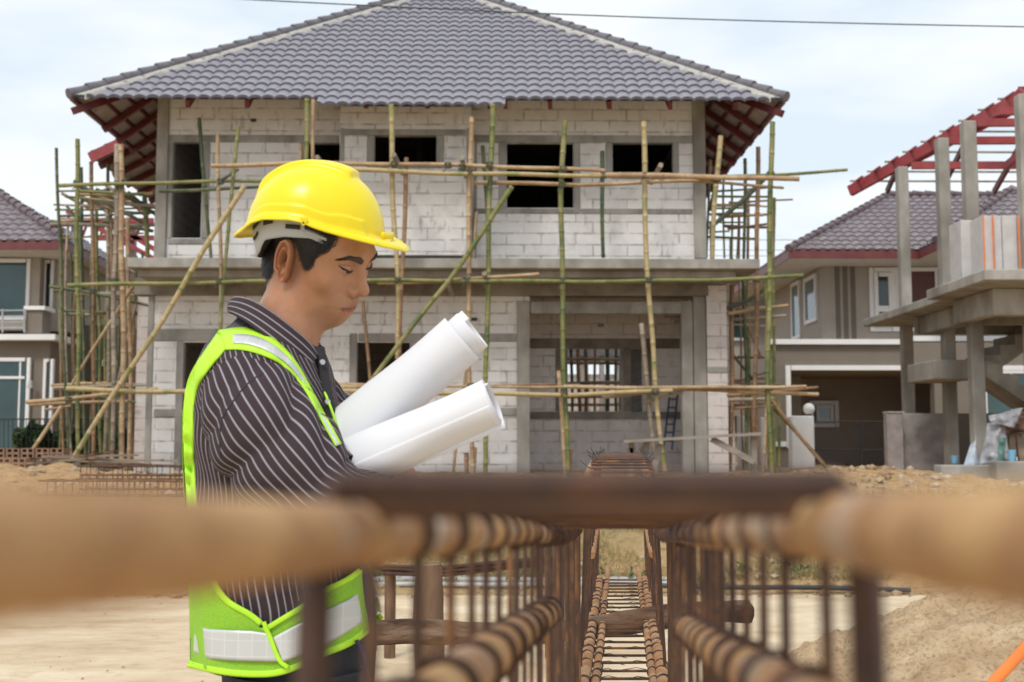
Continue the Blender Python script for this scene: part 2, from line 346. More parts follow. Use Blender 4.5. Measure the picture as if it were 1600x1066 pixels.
# ============================================================ TILED ROOF SLOPES
def slope(mb, O, u, v, L, n, e, tan, hl=1, hr=1, per=.21, spw=6, amp=.042, lip=.036, mi=0, me_=1, x0=0, x1=None):
    """courses of wavy tiles. u along eave, v horizontal direction up the slope; n courses, each e deep in plan"""
    O, u, v = np.array(O, float), np.array(u, float), np.array(v, float); x1 = L if x1 is None else x1
    xs = np.arange(0, L+per/spw, per/spw); xs = xs[(xs >= x0-1e-6) & (xs <= x1+1e-6)]
    pr = amp*np.abs(np.sin(math.pi*xs/per))**.75
    for k in range(n):
        rows = []
        for t, dz in ((k*e, -.012), (k*e, lip), ((k+.5)*e, lip*.5), ((k+1.02)*e, 0)):
            lo, hi = hl*max(t, 0), L-hr*max(t, 0)
            if hi < lo: lo = hi = (lo+hi)/2
            xc = np.clip(xs, lo, hi)
            P = O+np.outer(xc, u)+v*t; P[:,2] += t*tan+dz+pr
            rows.append(P)
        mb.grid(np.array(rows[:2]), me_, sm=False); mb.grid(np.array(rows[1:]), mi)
def caps(mb, a, b, step=.33, r=.085, mi=0, mort=None, mmi=1):
    a, b = Vector(a), Vector(b); d = b-a; L = d.length; d.normalize(); n = max(1, int(L/step))
    for i in range(n):
        p0 = a+d*(i*L/n-.02); p1 = a+d*((i+1)*L/n+.03)
        mb.tube([p0+Vector((0,0,.03)), p0.lerp(p1,.5)+Vector((0,0,.015)), p1], [r*1.07, r*1.0, r*.94], 10, mi)
    if mort is not None:
        mb.tube([a-Vector((0,0,.045)), b-Vector((0,0,.045))], r*1.45, 8, mmi)

# ============================================================ THE UNFINISHED HOUSE
WY = 20.5
hs = thing('unfinished_house', 'unfinished two-storey house of bare blocks with a grey tiled hip roof', 'house', (X_(680,WY), WY, .84))
zE = Z_(156, 19.3, 668); XL, XR, YE, DEP, TAN = X_(108,19.3,155), X_(1228,19.3,155), 19.3, 10.7, .715
rf = MB(); L = XR-XL; ecr = .262; nc = int(min(DEP, L)/2/ecr)
slope(rf, (XL,YE,zE), (1,0,0), (0,1,0), L, nc, ecr, TAN, spw=8)
slope(rf, (XL,YE+DEP,zE), (0,-1,0), (1,0,0), DEP, nc, ecr, TAN, spw=4)
slope(rf, (XR,YE,zE), (0,1,0), (-1,0,0), DEP, nc, ecr, TAN, spw=4)
slope(rf, (XR,YE+DEP,zE), (-1,0,0), (0,-1,0), L, nc, ecr, TAN, spw=3)
# the extra course that hangs over the bay
xa, xb = X_(497,YE,155)-XL, X_(791,YE,155)-XL
slope(rf, (XL,YE-.25,zE-.25*TAN), (1,0,0), (0,1,0), L, 1, ecr, TAN, 0, 0, spw=8, x0=xa, x1=xb)
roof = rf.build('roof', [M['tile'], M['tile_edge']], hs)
cp = MB(); t = DEP/2; ap = [(XL+t, YE+t, zE+t*TAN+.05), (XR-t, YE+t, zE+t*TAN+.05)]
for a, b in (((XL,YE,zE+.05), ap[0]), ((XR,YE,zE+.05), ap[1]), ((XL,YE+DEP,zE+.05), ap[0]), ((XR,YE+DEP,zE+.05), ap[1]), (ap[0], ap[1])):
    c_ = MB(); caps(c_, a, b, .35, .085); c_.build('ridge_cap', M['cap'], roof)
# mortar bedding along the hips, lying on the front slope
for sx, x_, in ((1, XL), (-1, XR)):
    c_ = MB(); pts_a, pts_b = [], []
    for i in range(40):
        tt = i/39*t; wv = .17+.03*math.sin(i*1.7)
        pts_a.append((x_+sx*tt, YE+tt-.02, zE+tt*TAN+.06)); pts_b.append((x_+sx*(tt+wv*1.5), YE+tt-.02, zE+tt*TAN+.052))
    c_.grid([pts_a, pts_b, [(p[0], p[1]+.01, p[2]-.08) for p in pts_b]]); c_.build('mortar_bedding', M['mortar'], roof)
# soffit side of the tiles: thin deck, battens and rafters in red steel under the overhangs
WXL, WXR = X_(243,WY,300), X_(1103,WY,300)
for sx, x_, xw in ((1, XL, WXL), (-1, XR, WXR)):
    d_ = MB(); ov = abs(xw-x_)+.3
    d_.prism([(x_, YE+.02, zE-.03), (x_+sx*ov, YE+ov, zE-.03+ov*TAN), (x_+sx*ov, YE+DEP-ov, zE-.03+ov*TAN), (x_, YE+DEP-.02, zE-.03)], (0,0,.02)); d_.build('soffit', M['underside'], roof)
    for i in range(5):
        o = .07+i*.262
        b_ = MB(); b_.beam((x_+sx*o, YE+o, zE-.055+o*TAN), (x_+sx*o, YE+DEP-o, zE-.055+o*TAN), .05, .05); b_.build('batten', M['redsteel'], hs)
    for i in range(11):
        y_ = YE+1.6+i*.8; b_ = MB(); b_.beam((x_+sx*.04, y_, zE-.13+.04*TAN), (x_+sx*ov, y_, zE-.13+ov*TAN), .07, .11); b_.build('rafter', M['redsteel'], hs)
    b_ = MB(); b_.beam((x_+sx*.05, YE+.05, zE-.2), (x_+sx*1.5, YE+1.5, zE-.2+1.5*TAN), .08, .12); b_.build('rafter', M['redsteel'], hs)
d_ = MB(); d_.prism([(XL+.14, YE+.12, zE+.05), (XR-.14, YE+.12, zE+.05), (XR-1.4, YE+1.4, zE-.03+1.4*TAN), (XL+1.4, YE+1.4, zE-.03+1.4*TAN)], (0,0,.02)); d_.build('soffit', M['underside'], roof)
for px_ in (292, 385, 477, 571, 668, 765, 790, 860, 953, 1048, 1150):
    X0 = X_(px_,YE,160); rl = min(1.5, X0-XL-.25, XR-X0-.25); b_ = MB(); b_.beam((X0, YE+.04, zE-.11+.04*TAN), (X0, YE+rl, zE-.11+rl*TAN), .07, .12); b_.build('rafter', M['redsteel'], hs)
# rear wing roof showing at the left
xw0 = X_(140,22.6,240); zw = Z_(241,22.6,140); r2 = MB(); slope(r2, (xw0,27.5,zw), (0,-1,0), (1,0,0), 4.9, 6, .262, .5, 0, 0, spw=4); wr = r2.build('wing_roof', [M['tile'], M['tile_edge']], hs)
b_ = MB(); b_.beam((xw0, 22.62, zw-.07), (xw0+1.6, 22.62, zw-.07+.8), .06, .2); b_.build('barge_board', M['redsteel_b'], hs)
d_ = MB(); d_.prism([(xw0, 22.6, zw-.04), (xw0+1.6, 22.6, zw-.04+.8), (xw0+1.6, 27.5, zw-.04+.8), (xw0, 27.5, zw-.04)], (0,0,.02)); d_.build('soffit', M['underside'], wr)
for i in range(5):
    b_ = MB(); b_.beam((xw0+.03, 23.1+i*.85, zw-.12), (xw0+1.6, 23.1+i*.85, zw-.12+.8), .08, .12); b_.build('rafter', M['redsteel'], hs)
# --- walls
zTop = zE+.35; zS = Z_(405,WY,660); zB = .7
up = MB(); A = hole(269,315,222,372,WY); B = hole(478,530,222,404,WY); C = hole(792,896,223,325,WY); D = hole(957,1052,223,271,WY)
wall_mesh(up, WXL, WXR, zS, zTop, WY, .12, (A, B, C, D, hole(545,700,155,404,WY)[:2]+(zS+.3, Z_(212,WY,620)))); up.build('upper_wall', M['block'], hs)
BY = 20.05; bx0, bx1 = X_(530,BY,300), X_(736,BY,300); E = hole(585,682,211,254,BY)
b_ = MB(); wall_mesh(b_, bx0, bx1, zS, zTop-.25, BY, .12, (E,)); b_.box(bx0, bx0+.12, BY+.12, WY, zS, zTop-.25); b_.box(bx1-.12, bx1, BY+.12, WY, zS, zTop-.25); b_.build('bay_wall', M['block'], hs)
def conc(px, Y, dp, name, mat='concrete'):
    for q in px:
        b_ = MB(); b_.pbox(*q, Y, dp); o = b_.build(name, M[mat], hs); bev(o, .012)
def bev(o, w_=.006, seg=1):
    m_ = o.modifiers.new('Bevel', 'BEVEL'); m_.width = w_; m_.segments = seg; m_.limit_method = 'ANGLE'; return o
conc([(243,261,150,404), (1084,1103,150,404)], WY-.06, .25, 'column', 'concrete_form')
conc([(262,529,211,222.5), (738,1083,211.5,222.5)], WY-.022, .16, 'lintel')
conc([(537,728,202,211)], BY-.022, .16, 'lintel')
conc([(530.5,537,200,404), (729,736,200,404), (573,585,211.3,263), (682.3,694,211.3,263)], BY-.018, .16, 'jamb')
conc([(585.2,682,254.3,263)], BY-.016, .16, 'sill')
conc([(262,269,223,372.5), (315.3,327,223,372.5), (779,791.7,223,325.5), (896.3,907,223,334), (946,956.7,223,271), (1052.3,1061,223,280), (467,478,223,404)], WY-.018, .16, 'jamb')
conc([(262,330,372.7,382), (741,905,325.7,334), (908,1082,326.2,334.5), (955,1062,271.2,280), (738,745,223,404)], WY-.016, .16, 'sill')
# floor slab and edge beam
b_ = MB(); b_.box(X_(198,19.35), X_(1188,19.35), 19.35, 26.5, Z_(419,19.35), Z_(404,19.35)); bev(b_.build('floor_slab', M['concrete_form'], hs))
b_ = MB(); b_.box(X_(214,19.6), X_(1150,19.6), 19.6, 20.55, Z_(433,19.6), Z_(419,19.35)-.004); bev(b_.build('slab_beam', M['concrete_form'], hs))
b_ = MB(); b_.box(X_(213,WY), X_(1105,WY), WY-.1, WY+.2, Z_(463,WY), Z_(436,WY)); bev(b_.build('slab_beam', M['concrete_dark'], hs))
# ground floor
gx0 = X_(232,WY,600); zg1 = Z_(440,WY)
F1 = hole(285,400,535,735,WY); F2 = hole(557,640,535,660,WY); Hp = hole(828,1085,463,800,WY)
lw = MB(); wall_mesh(lw, gx0, X_(1105,WY,600), zB, zg1, WY, .12, (F1, F2, (Hp[0],Hp[1],zB,Hp[3]))); lw.build('lower_wall', M['block'], hs)
b_ = MB(); b_.pbox(212,232,441,760,WY+.5,.12); b_.pbox(1106,1137,446,760,WY-.08,.14); b_.build('pier_wall', M['block2'], hs)
conc([(808,828,470,760), (1085,1105,463,760), (1066,1084,470,760)], WY-.045, .2, 'column', 'concrete_form')
conc([(228,238,441,760)], WY-.02, .17, 'column')
conc([(240,500,514,533), (560,807,521,534), (240,284,639,652), (640,807,637,650)], WY-.02, .16, 'lintel')
conc([(273,284.6,533.5,760), (545,557,521,735), (640.5,652,533.5,637)], WY-.018, .16, 'jamb')
conc([(1106,1137,573,583)], WY-.095, .17, 'band')
conc([(829,1065,471,490)], WY-.03, .2, 'lintel')
# porch: recessed wall with an opening that looks right through the house
PY = 22.2; px0, px1 = X_(800,PY,600), X_(1110,PY,600); G1 = hole(887,975,545,643,PY); G2 = hole(986,1011,545,644,PY)
b_ = MB(); wall_mesh(b_, px0, px1, zB, zg1, PY, .12, (G1, G2)); b_.build('porch_wall', M['block2'], hs)
conc([(828,1068,529,544.7), (828,1070,643.5,655)], PY-.02, .16, 'lintel', 'concrete_dark'); conc([(868,886.7,545,643), (975.3,986,545,643), (1011.3,1018,545,643)], PY-.018, .16, 'jamb', 'concrete_dark')
b_ = MB(); b_.box(px0-.12, px0, WY+.12, PY+.1, zB, zg1); b_.box(px1, px1+.12, WY+.12, PY+.1, zB, zg1); b_.build('porch_side_wall', M['block2'], hs)
b_ = MB(); b_.box(X_(986,24), X_(1018,24), PY+.13, 26.2, zB, zg1); b_.build('inner_wall', M['block2'], hs)
# side and back walls, floors
b_ = MB(); b_.box(WXL, WXL+.12, WY+.12, 27, zS, zTop); b_.box(WXR-.12, WXR, WY+.12, 27, zS, zTop); b_.box(gx0, gx0+.12, WY+.12, 27, zB, zg1); b_.box(X_(1105,WY,600)-.12, X_(1105,WY,600), WY+.34, 27, zB, zg1); b_.build('side_wall', M['block2'], hs)
b_ = MB(); gx = X_(895,26.5), X_(1000,26.5); wall_mesh(b_, gx0+.12, X_(1105,WY,600)-.12, zB, zg1, 26.6, .12, ((gx[0]-.8, gx[1], .8, zg1-.6),)); b_.build('back_wall', M['block2'], hs)
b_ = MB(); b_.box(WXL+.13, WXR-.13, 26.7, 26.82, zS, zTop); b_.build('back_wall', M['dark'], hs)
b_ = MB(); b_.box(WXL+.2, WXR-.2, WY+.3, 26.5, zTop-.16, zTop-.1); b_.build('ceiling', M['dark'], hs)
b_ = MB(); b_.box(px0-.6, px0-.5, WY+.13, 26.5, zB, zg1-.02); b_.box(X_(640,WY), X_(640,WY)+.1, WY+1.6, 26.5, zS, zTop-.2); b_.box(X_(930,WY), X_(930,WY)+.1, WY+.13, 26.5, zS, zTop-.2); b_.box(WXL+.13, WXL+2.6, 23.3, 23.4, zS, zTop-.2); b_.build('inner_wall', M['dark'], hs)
b_ = MB(); b_.box(gx0, X_(1140,WY), WY-.5, 27, .4, .845); b_.build('plinth', M['concrete_dark'], hs)
# loose boards under the porch lintel
for q in ((1043,1076,488,494), (1058,1080,496,502)):
    b_ = MB(); b_.pbox(*q, WY+.25, .3); b_.build('shuttering_board', M['wood'], hs)
# conduit holes
for a_, b__ in ((396,188), (606,160), (741,499), (939,508)):
    h_ = MB(); c_ = W(a_, b__, WY-.004 if a_ not in (606,) else BY-.004); h_.box(c_[0]-.05, c_[0]+.05, c_[1]-.004, c_[1]+.02, c_[2]-.03, c_[2]+.03); h_.build('conduit_hole', M['wire'], hs)

# ============================================================ BAMBOO SCAFFOLD
sc_l = thing('bamboo_scaffold', 'stacked and braced bamboo scaffold standing at the left corner of the unfinished house', 'scaffold', (X_(165,20), 20, .84), 'bamboo scaffolds round the house')
sc_f = thing('bamboo_scaffold', 'long bamboo scaffold of lashed poles across the front of the unfinished house', 'scaffold', (X_(750,18.9), 18.9, .84), 'bamboo scaffolds round the house')
sc_r = thing('bamboo_scaffold', 'narrow bamboo scaffold with a rope-wrapped brace at the right corner of the unfinished house', 'scaffold', (X_(1180,20), 20, .84), 'bamboo scaffolds round the house')
def pole(kind, pts, d, mat, Y, par, Y2=None):
    P = []
    for i, (a, b) in enumerate(pts):
        yy = Y if Y2 is None else Y+(Y2-Y)*i/(len(pts)-1)
        P.append(W(a, b, yy))
    P = np.array(P); dd = np.r_[0, np.cumsum(np.linalg.norm(np.diff(P, axis=0), axis=1))]; Lp = dd[-1]
    r0 = d/FPX*Y/2; n = max(4, int(Lp/.09)); s_ = np.linspace(0, Lp, n)
    Q = np.stack([np.interp(s_, dd, P[:,k]) for k in range(3)], 1)
    ph = random.random()*9
    Q += .012*np.stack([np.sin(s_*2.3+ph), np.sin(s_*1.9+ph*2), np.sin(s_*2.9+ph*3)*.6], 1)
    # nodes every ~.3 m
    R = r0*(1.06-.16*s_/max(Lp,.1)); QQ, RR = [], []
    nn = .28+.06*random.random(); off = random.random()*nn
    ks = np.arange(off, Lp, nn)
    for i in range(n): QQ.append((s_[i], R[i]))
    for k in ks:
        rk = np.interp(k, s_, R); QQ += [(k-.014, rk), (k-.006, rk*1.16), (k+.006, rk*1.13), (k+.014, rk*.98)]
    QQ = sorted(q for q in QQ if 0 <= q[0] <= Lp); ss = np.array([q[0] for q in QQ]); keep = np.r_[True, np.diff(ss) > .003]; ss = ss[keep]; RR = np.array([q[1] for q in QQ])[keep]
    PP = np.stack([np.interp(ss, s_, Q[:,k]) for k in range(3)], 1)
    mb = MB(); mb.tube(PP, RR, 8); return mb.build(kind, M[mat], par)
U, H, Bc = 'upright_pole', 'ledger_pole', 'brace_pole'
# left corner
for a in [([(88,232),(95,420),(108,760)],5,'b_dgreen',20.5), ([(120,218),(121,420),(123,760)],7,'b_green',19.6), ([(126,262),(129,500),(135,760)],5,'b_dgreen',22), ([(143,252),(146,480),(146,750)],6,'b_brown',21),
          ([(169,255),(171,500),(172,740)],5,'b_dgreen',23), ([(150,330),(155,520),(158,740)],5.5,'b_green',22.5), ([(184,226),(178,480),(176,750)],8,'b_grey',19.4), ([(187,227),(192,440),(191,750)],9,'b_tan',19.4),
          ([(198,340),(203,500),(203,740)],6.5,'b_tan',21), ([(224,300),(232,402)],7.5,'b_green',21.2), ([(186,400),(185,740)],4,'b_dgreen',24), ([(208,470),(206,740)],5,'b_brown',22)]: pole(U, a[0], a[1], a[2], a[3], sc_l)
for a in [([(93,290),(300,284),(420,284)],6,'b_green',19.3), ([(250,299),(330,296),(420,292)],5.5,'b_dgreen',19.5), ([(85,328),(240,326)],3.5,'b_green',23), ([(95,338),(245,333)],4,'b_dgreen',22.5), ([(78,351),(245,352)],6,'wood_gr',21.5),
          ([(120,304),(240,303)],5,'b_tan',21), ([(98,372),(225,365)],3,'b_green',24), ([(78,447),(150,460),(240,478)],5,'b_dgreen',21), ([(95,485),(225,492)],4,'b_dgreen',22), ([(85,320),(240,321)],3,'b_green',24.5),
          ([(40,628),(140,620),(245,607)],6.5,'b_tan',19.6), ([(48,632),(200,627)],5,'b_tan',20.2), ([(70,640),(110,634)],4,'b_tan',20.2), ([(95,606),(230,602)],4,'b_grey',21)]: pole(H, a[0], a[1], a[2], a[3], sc_l)
for a in [([(96,635),(5,768)],6,'b_tan',19.4), ([(206,447),(112,603)],5,'b_tan',20.8), ([(103,322),(125,345)],4,'b_dgreen',21), ([(115,282),(170,320),(232,352)],6,'b_dgreen',21.5), ([(120,290),(200,318),(240,332)],6,'b_brown',21.8), ([(160,345),(240,362)],6,'b_dgreen',21.5),
          ([(200,300),(250,340)],5,'b_dgreen',21.5), ([(130,312),(228,318)],7,'b_brown',22.2), ([(165,290),(230,330)],5,'b_grey',22.4), ([(212,475),(175,640)],4,'b_grey',22)]: pole(Bc, a[0], a[1], a[2], a[3], sc_l)
for k in range(16):
    x_ = random.uniform(92,236); y0 = random.uniform(262,420); pole(U, [(x_,y0),(x_+random.uniform(-5,5),(y0+748)/2),(x_+random.uniform(-9,9),random.uniform(735,755))], random.uniform(3.5,6.5), random.choice(['b_dgreen','b_green','b_tan','b_brown','b_grey']), random.uniform(20.6,25), sc_l)
for k in range(22):
    y_ = random.choice([296,308,322,336,350,362,455,490,604,622])+random.uniform(-5,5); x0 = random.uniform(78,150); pole(H, [(x0,y_),(x0+random.uniform(60,110),y_+random.uniform(-8,10))], random.uniform(3,6), random.choice(['b_dgreen','b_green','b_tan','b_grey','wood_gr']), random.uniform(20.5,25), sc_l)
for k in range(8): x0 = random.uniform(95,190); y_ = random.uniform(275,330); pole(Bc, [(x0,y_),(x0+random.uniform(30,70),y_+random.uniform(18,46))], random.uniform(4,8), random.choice(['b_dgreen','b_brown','b_grey']), random.uniform(21,23), sc_l)
for k in range(9):
    x_ = random.uniform(1110,1212); y0 = random.uniform(290,440); pole(U, [(x_,y0),(x_+random.uniform(-5,5),(y0+750)/2),(x_+random.uniform(-8,8),748)], random.uniform(3,5.5), random.choice(['b_dgreen','b_green','b_tan','b_brown']), random.uniform(20.5,26), sc_r)
for k in range(16):
    y_ = random.choice([300,318,338,356,380,470,486,505,560,600,622,640])+random.uniform(-4,4); x0 = random.uniform(1106,1140); pole(H, [(x0,y_),(x0+random.uniform(55,100),y_+random.uniform(-8,6))], random.uniform(3,5.5), random.choice(['b_dgreen','b_green','b_tan','b_brown','b_grey']), random.uniform(20.5,25), sc_r)
# front
for a in [([(310,184),(316,250),(322,300),(329,402)],6,'b_dgreen',19.9), ([(340,210),(343,340),(346,518)],6,'b_tan',19), ([(374,198),(358,330),(344,520)],6,'b_green',18.95),
          ([(480,154),(477,262)],7.5,'b_green',18.9), ([(490,156),(488,262)],6.5,'b_tan',18.95), ([(469,225),(468,262)],5,'b_tan',19.8), ([(610,163),(615,320),(621,440),(622,562)],8,'b_yel',18.9), ([(636,247),(629,400),(624,562)],7,'b_brown',18.9),
          ([(736,183),(734,300),(731,470),(738,760)],7.5,'b_tan',18.85), ([(769,163),(766,300),(762,440),(757,760)],8,'b_green',18.85), ([(755,228),(759,310),(765,412)],6,'b_dgreen',19.8), ([(745,330),(741,404)],4,'b_tan',19.9),
          ([(882,190),(877,300),(878,440),(882,600),(888,760)],8,'b_green',18.85), ([(940,236),(943,402)],6.5,'b_dgreen',19.9), ([(1006,190),(1007,310),(1014,470),(1024,600),(1041,760)],8,'b_yel',18.85),
          ([(1001,505),(1012,600),(1028,760)],7.5,'b_grey',19.0), ([(872,580),(878,660),(886,760)],6.5,'b_tan',19.1), ([(568,470),(572,520),(577,592)],5.5,'b_brown',19.4), ([(733,540),(720,650),(708,740)],5,'b_tan',19.6), ([(741,700),(740,760)],7,'b_tan',18.9), ([(728,708),(731,760)],7,'b_brown',19.0), ([(893,702),(890,760)],6,'b_brown',18.9)]: pole(U, a[0], a[1], a[2], a[3], sc_f)
for a in [([(330,259),(480,255),(720,258),(945,267)],7,'b_tan',18.75), ([(500,264),(720,271),(940,275)],7.5,'b_yel',18.7), ([(925,273),(1080,276),(1250,280)],9,'b_tan',18.7), ([(740,285),(900,289),(1010,285),(1110,282)],6.5,'b_tan',19), ([(1080,283),(1225,293)],5,'b_tan',19),
          ([(105,446),(400,440),(620,438),(880,440),(1100,438),(1256,431)],6.5,'b_green',18.7), ([(590,441),(700,439),(842,428)],6.5,'b_tan',18.75), ([(104,608),(200,611),(290,612)],8,'b_yel',18.75), ([(285,612),(430,606),(600,603)],8,'b_tan',18.75),
          ([(505,600),(760,605),(905,604)],4.5,'b_tan',18.8), ([(505,611),(740,615),(900,617),(1050,610)],7.5,'b_yel',18.75), ([(880,605),(1100,606),(1260,604)],6,'b_tan',18.8), ([(1000,607),(1130,610),(1278,617)],6.5,'b_tan',18.9), ([(940,620),(1070,608),(1200,604)],6,'b_grey',18.85),
          ([(735,603),(905,601)],3.5,'b_brown',19.2), ([(265,409),(372,264)],1,'b_dgreen',19)][:-1]: pole(H, a[0], a[1], a[2], a[3], sc_f)
for a in [([(381,290),(250,505),(88,756)],8.5,'b_yel',18.6), ([(801,292),(700,440),(575,600)],8,'b_green',18.6), ([(345,283),(373,265)],5,'b_dgreen',19.2), ([(1068,613),(1005,630)],4,'b_grey',18.9), ([(735,360),(741,220)],3,'b_grey',19.4)]: pole(Bc, a[0], a[1], a[2], a[3], sc_f)
# stub ends of put-logs poking at the viewer, lashings and ties
for a, b in ((617,246), (722,251), (1030,262), (498,250), (757,430), (700,446)):
    q = W(a, b, 18.8); mb = MB(); mb.tube([(q[0], 18.62, q[2]), (q[0]+.02, 19.6, q[2]+.02), (q[0]+.03, 20.0, q[2]+.02)], .04, 9); mb.build('putlog_pole', M['b_grey'], sc_f)
def knot(px, py, Y, par, s_=.055):
    c = W(px, py, Y-.03); mb = MB()
    for k in range(4):
        a0 = random.random()*6; P = [(c[0]+s_*math.cos(a)*(1 if k % 2 else .7), c[1]-.02+s_*.7*math.sin(a), c[2]+s_*.8*math.cos(a+k*1.3)) for a in np.linspace(a0, a0+6.0, 12)]; mb.tube(P, .008, 4)
    for k in range(3):
        a = random.uniform(2.2, 4.2); mb.tube([c, (c[0]+.05*math.cos(a), c[1]-.03, c[2]-.05-random.random()*.03), (c[0]+.08*math.cos(a), c[1]-.04, c[2]-.08-random.random()*.08)], .004, 3)
    mb.build('lashing', M['lash'], par)
for q in [(616,257),(735,270),(765,258),(880,265),(878,289),(942,275),(1007,275),(622,438),(730,438),(762,439),(879,439),(1014,438),(343,440),(345,284),(622,604),(736,604),(757,605),(881,612),(1024,612),(700,259),(722,262)]: knot(*q, 18.75, sc_f)
for q in [(121,288),(187,290),(190,610),(178,440),(121,610),(196,285),(108,625),(146,455)]: knot(*q, 19.4, sc_l)
# right corner
for a in [([(1125,212),(1117,320),(1113,404)],8,'b_yel',19.6), ([(1206,190),(1202,420),(1200,600),(1206,760)],8,'b_green',18.9), ([(1206,230),(1203,430),(1198,600),(1192,760)],6,'b_tan',19.0), ([(1184,230),(1183,420),(1180,600),(1177,760)],7,'b_brown',20.2), ([(1164,248),(1163,404)],5.5,'b_dgreen',20.8), ([(1163,430),(1168,760)],6,'b_dgreen',20.8),
          ([(1145,445),(1141,760)],7,'b_brown',20.6), ([(1107,285),(1105,404)],4,'b_dgreen',22), ([(1131,280),(1131,404)],3.5,'b_green',24), ([(1143,285),(1144,404)],3.5,'b_green',24), ([(1154,335),(1151,404)],3,'b_green',25), ([(1216,620),(1218,760)],5,'b_green',19.4), ([(1194,430),(1207,620)],5,'b_green',20), ([(1109,250),(1107,285)],5,'b_tan',22)]: pole(U, a[0], a[1], a[2], a[3], sc_r)
for a in [([(1090,279),(1210,273),(1323,266)],5.5,'b_green',18.95), ([(1113,306),(1200,308)],4,'b_green',21), ([(1106,322),(1183,320)],5,'b_tan',21.5), ([(1106,327),(1165,325)],3.5,'b_green',23), ([(1106,334),(1165,333)],3,'b_green',24), ([(1106,347),(1163,347)],3,'b_green',24), ([(1106,371),(1183,373)],4,'b_green',22),
          ([(1107,363),(1140,362)],3,'b_green',24), ([(1136,490),(1232,478)],6,'b_tan',20.5), ([(1136,500),(1228,493)],5,'b_grey',20.8), ([(1150,484),(1196,480)],5,'wood',21), ([(1136,618),(1278,606)],5,'b_brown',19.6), ([(1138,625),(1210,622)],6,'b_grey',20.2), ([(1136,634),(1200,630)],4,'b_brown',21)]: pole(H, a[0], a[1], a[2], a[3], sc_r)
for a in [([(1203,270),(1165,310),(1108,358)],7.5,'lash',20.2), ([(1204,622),(1300,744)],6,'b_brown',18.9), ([(1208,638),(1292,728)],5,'b_dgreen',19.1), ([(1200,448),(1170,470),(1134,482)],6,'lash',20.5), ([(1120,290),(1110,330)],7,'lash',21), ([(1134,540),(1180,600)],5,'b_dgreen',21), ([(1150,470),(1190,560)],4,'b_brown',21.5)]: pole(Bc, a[0], a[1], a[2], a[3], sc_r)
for q in [(1204,272),(1200,432),(1202,608),(1118,280),(1182,437),(1164,605)]: knot(*q, 19.0, sc_r)
fb = thing('grey_building', 'far grey block building seen through the porch opening', 'building', (X_(930,36), 36, .8)); b_ = MB(); b_.pbox(840,1010,585,760,36,.3); b_.build('wall', M['block2'], fb); b_ = MB(); b_.pbox(840,1010,545,556,35.6,3); b_.build('roof', M['cap'], fb)
for x_ in (908, 938, 962): b_ = MB(); b_.pbox(x_,x_+7,556,760,35.7,.3); b_.build('column', M['concrete_form'], fb)
# scaffold standing behind the house, seen through the porch opening
sc_b = thing('bamboo_scaffold', 'brown bamboo scaffold behind the house, seen through the porch opening', 'scaffold', (X_(930,29), 29, .84), 'bamboo scaffolds round the house')
for i, x_ in enumerate((892, 903, 915, 930, 948, 962, 970, 878)): pole(U, [(x_,520),(x_+random.uniform(-4,4),700)], random.uniform(4,7), random.choice(['b_brown','b_tan','b_grey','b_dgreen']), 28+random.random()*2, sc_b)
for i, y_ in enumerate((560, 566, 600, 622, 634)): pole(H, [(860,y_),(1000,y_+random.uniform(-4,4))], random.uniform(4,6), random.choice(['b_brown','b_tan','b_grey']), 28+random.random()*2, sc_b)
# ============================================================ LEFT NEIGHBOUR HOUSE
def frame_rect(mb, p0, p1, q0, q1, Y, t, d):
    """hollow frame, t pixels wide"""
    mb.pbox(p0, p0+t, q0, q1, Y, d); mb.pbox(p1-t, p1, q0, q1, Y, d); mb.pbox(p0+t+.1, p1-t-.1, q0, q0+t, Y+.002, d-.004); mb.pbox(p0+t+.1, p1-t-.1, q1-t, q1, Y+.002, d-.004)
def window(par, p0, p1, q0, q1, Y, t=5, glass='glass', fm='white', mull=()):
    f = MB(); frame_rect(f, p0, p1, q0, q1, Y-.05, t, .10)
    for a in mull: f.pbox(a-1.6, a+1.6, q0+t+.2, q1-t-.2, Y-.03, .06)
    fo = f.build('window', M[fm], par); bev(fo, .01)
    g_ = MB(); g_.pbox(p0+t*.6, p1-t*.6, q0+t*.6, q1-t*.6, Y-.012, .01); g_.build('pane', M[glass], fo)
ln = thing('neighbour_house', 'finished taupe two-storey house with brown tiled roof behind the scaffold at the left edge', 'house', (-10.5, 27, .8))
def B(par, name, mat, *q, bv=0):
    b_ = MB()
    for r in q: b_.pbox(*r)
    o = b_.build(name, M[mat], par)
    if bv: bev(o, bv)
    return o
YL = 25.5; zl = Z_(378,YL,50); xl = X_(103,YL,378); r_ = MB()
slope(r_, (xl-9,YL,zl), (1,0,0), (0,1,0), 9, 14, .262, .62, 1, 1, .24, 5); slope(r_, (xl,YL,zl), (0,1,0), (-1,0,0), 7.6, 14, .262, .62, 1, 1, .24, 4)
lr = r_.build('roof', [M['tile_far'], M['cap_far']], ln); c_ = MB(); caps(c_, (xl,YL,zl+.04), (xl-3.8,YL+3.8,zl+.04+3.8*.62), .33, .09); c_.build('ridge_cap', M['cap_far'], lr)
b_ = MB(); b_.box(xl-9, xl, YL, YL+.03, zl-.17, zl+.035); b_.box(xl-.03, xl, YL+.032, YL+7.6, zl-.17, zl+.035); b_.build('fascia', M['fascia'], ln)
b_ = MB(); b_.box(xl-9, xl-.04, YL+.04, YL+7.5, zl-.16, zl-.13); b_.build('soffit', M['soffit'], ln)
YW = 26.6
b_ = MB(); xw = X_(97,YW,450); b_.box(xw-8, X_(62,YW,450), YW, YW+6, 3.9, zl-.165); b_.box(X_(62,YW,450)+.002, xw, YW+.35, YW+6, 3.9, zl-.165); b_.build('upper_wall', M['taupe'], ln)
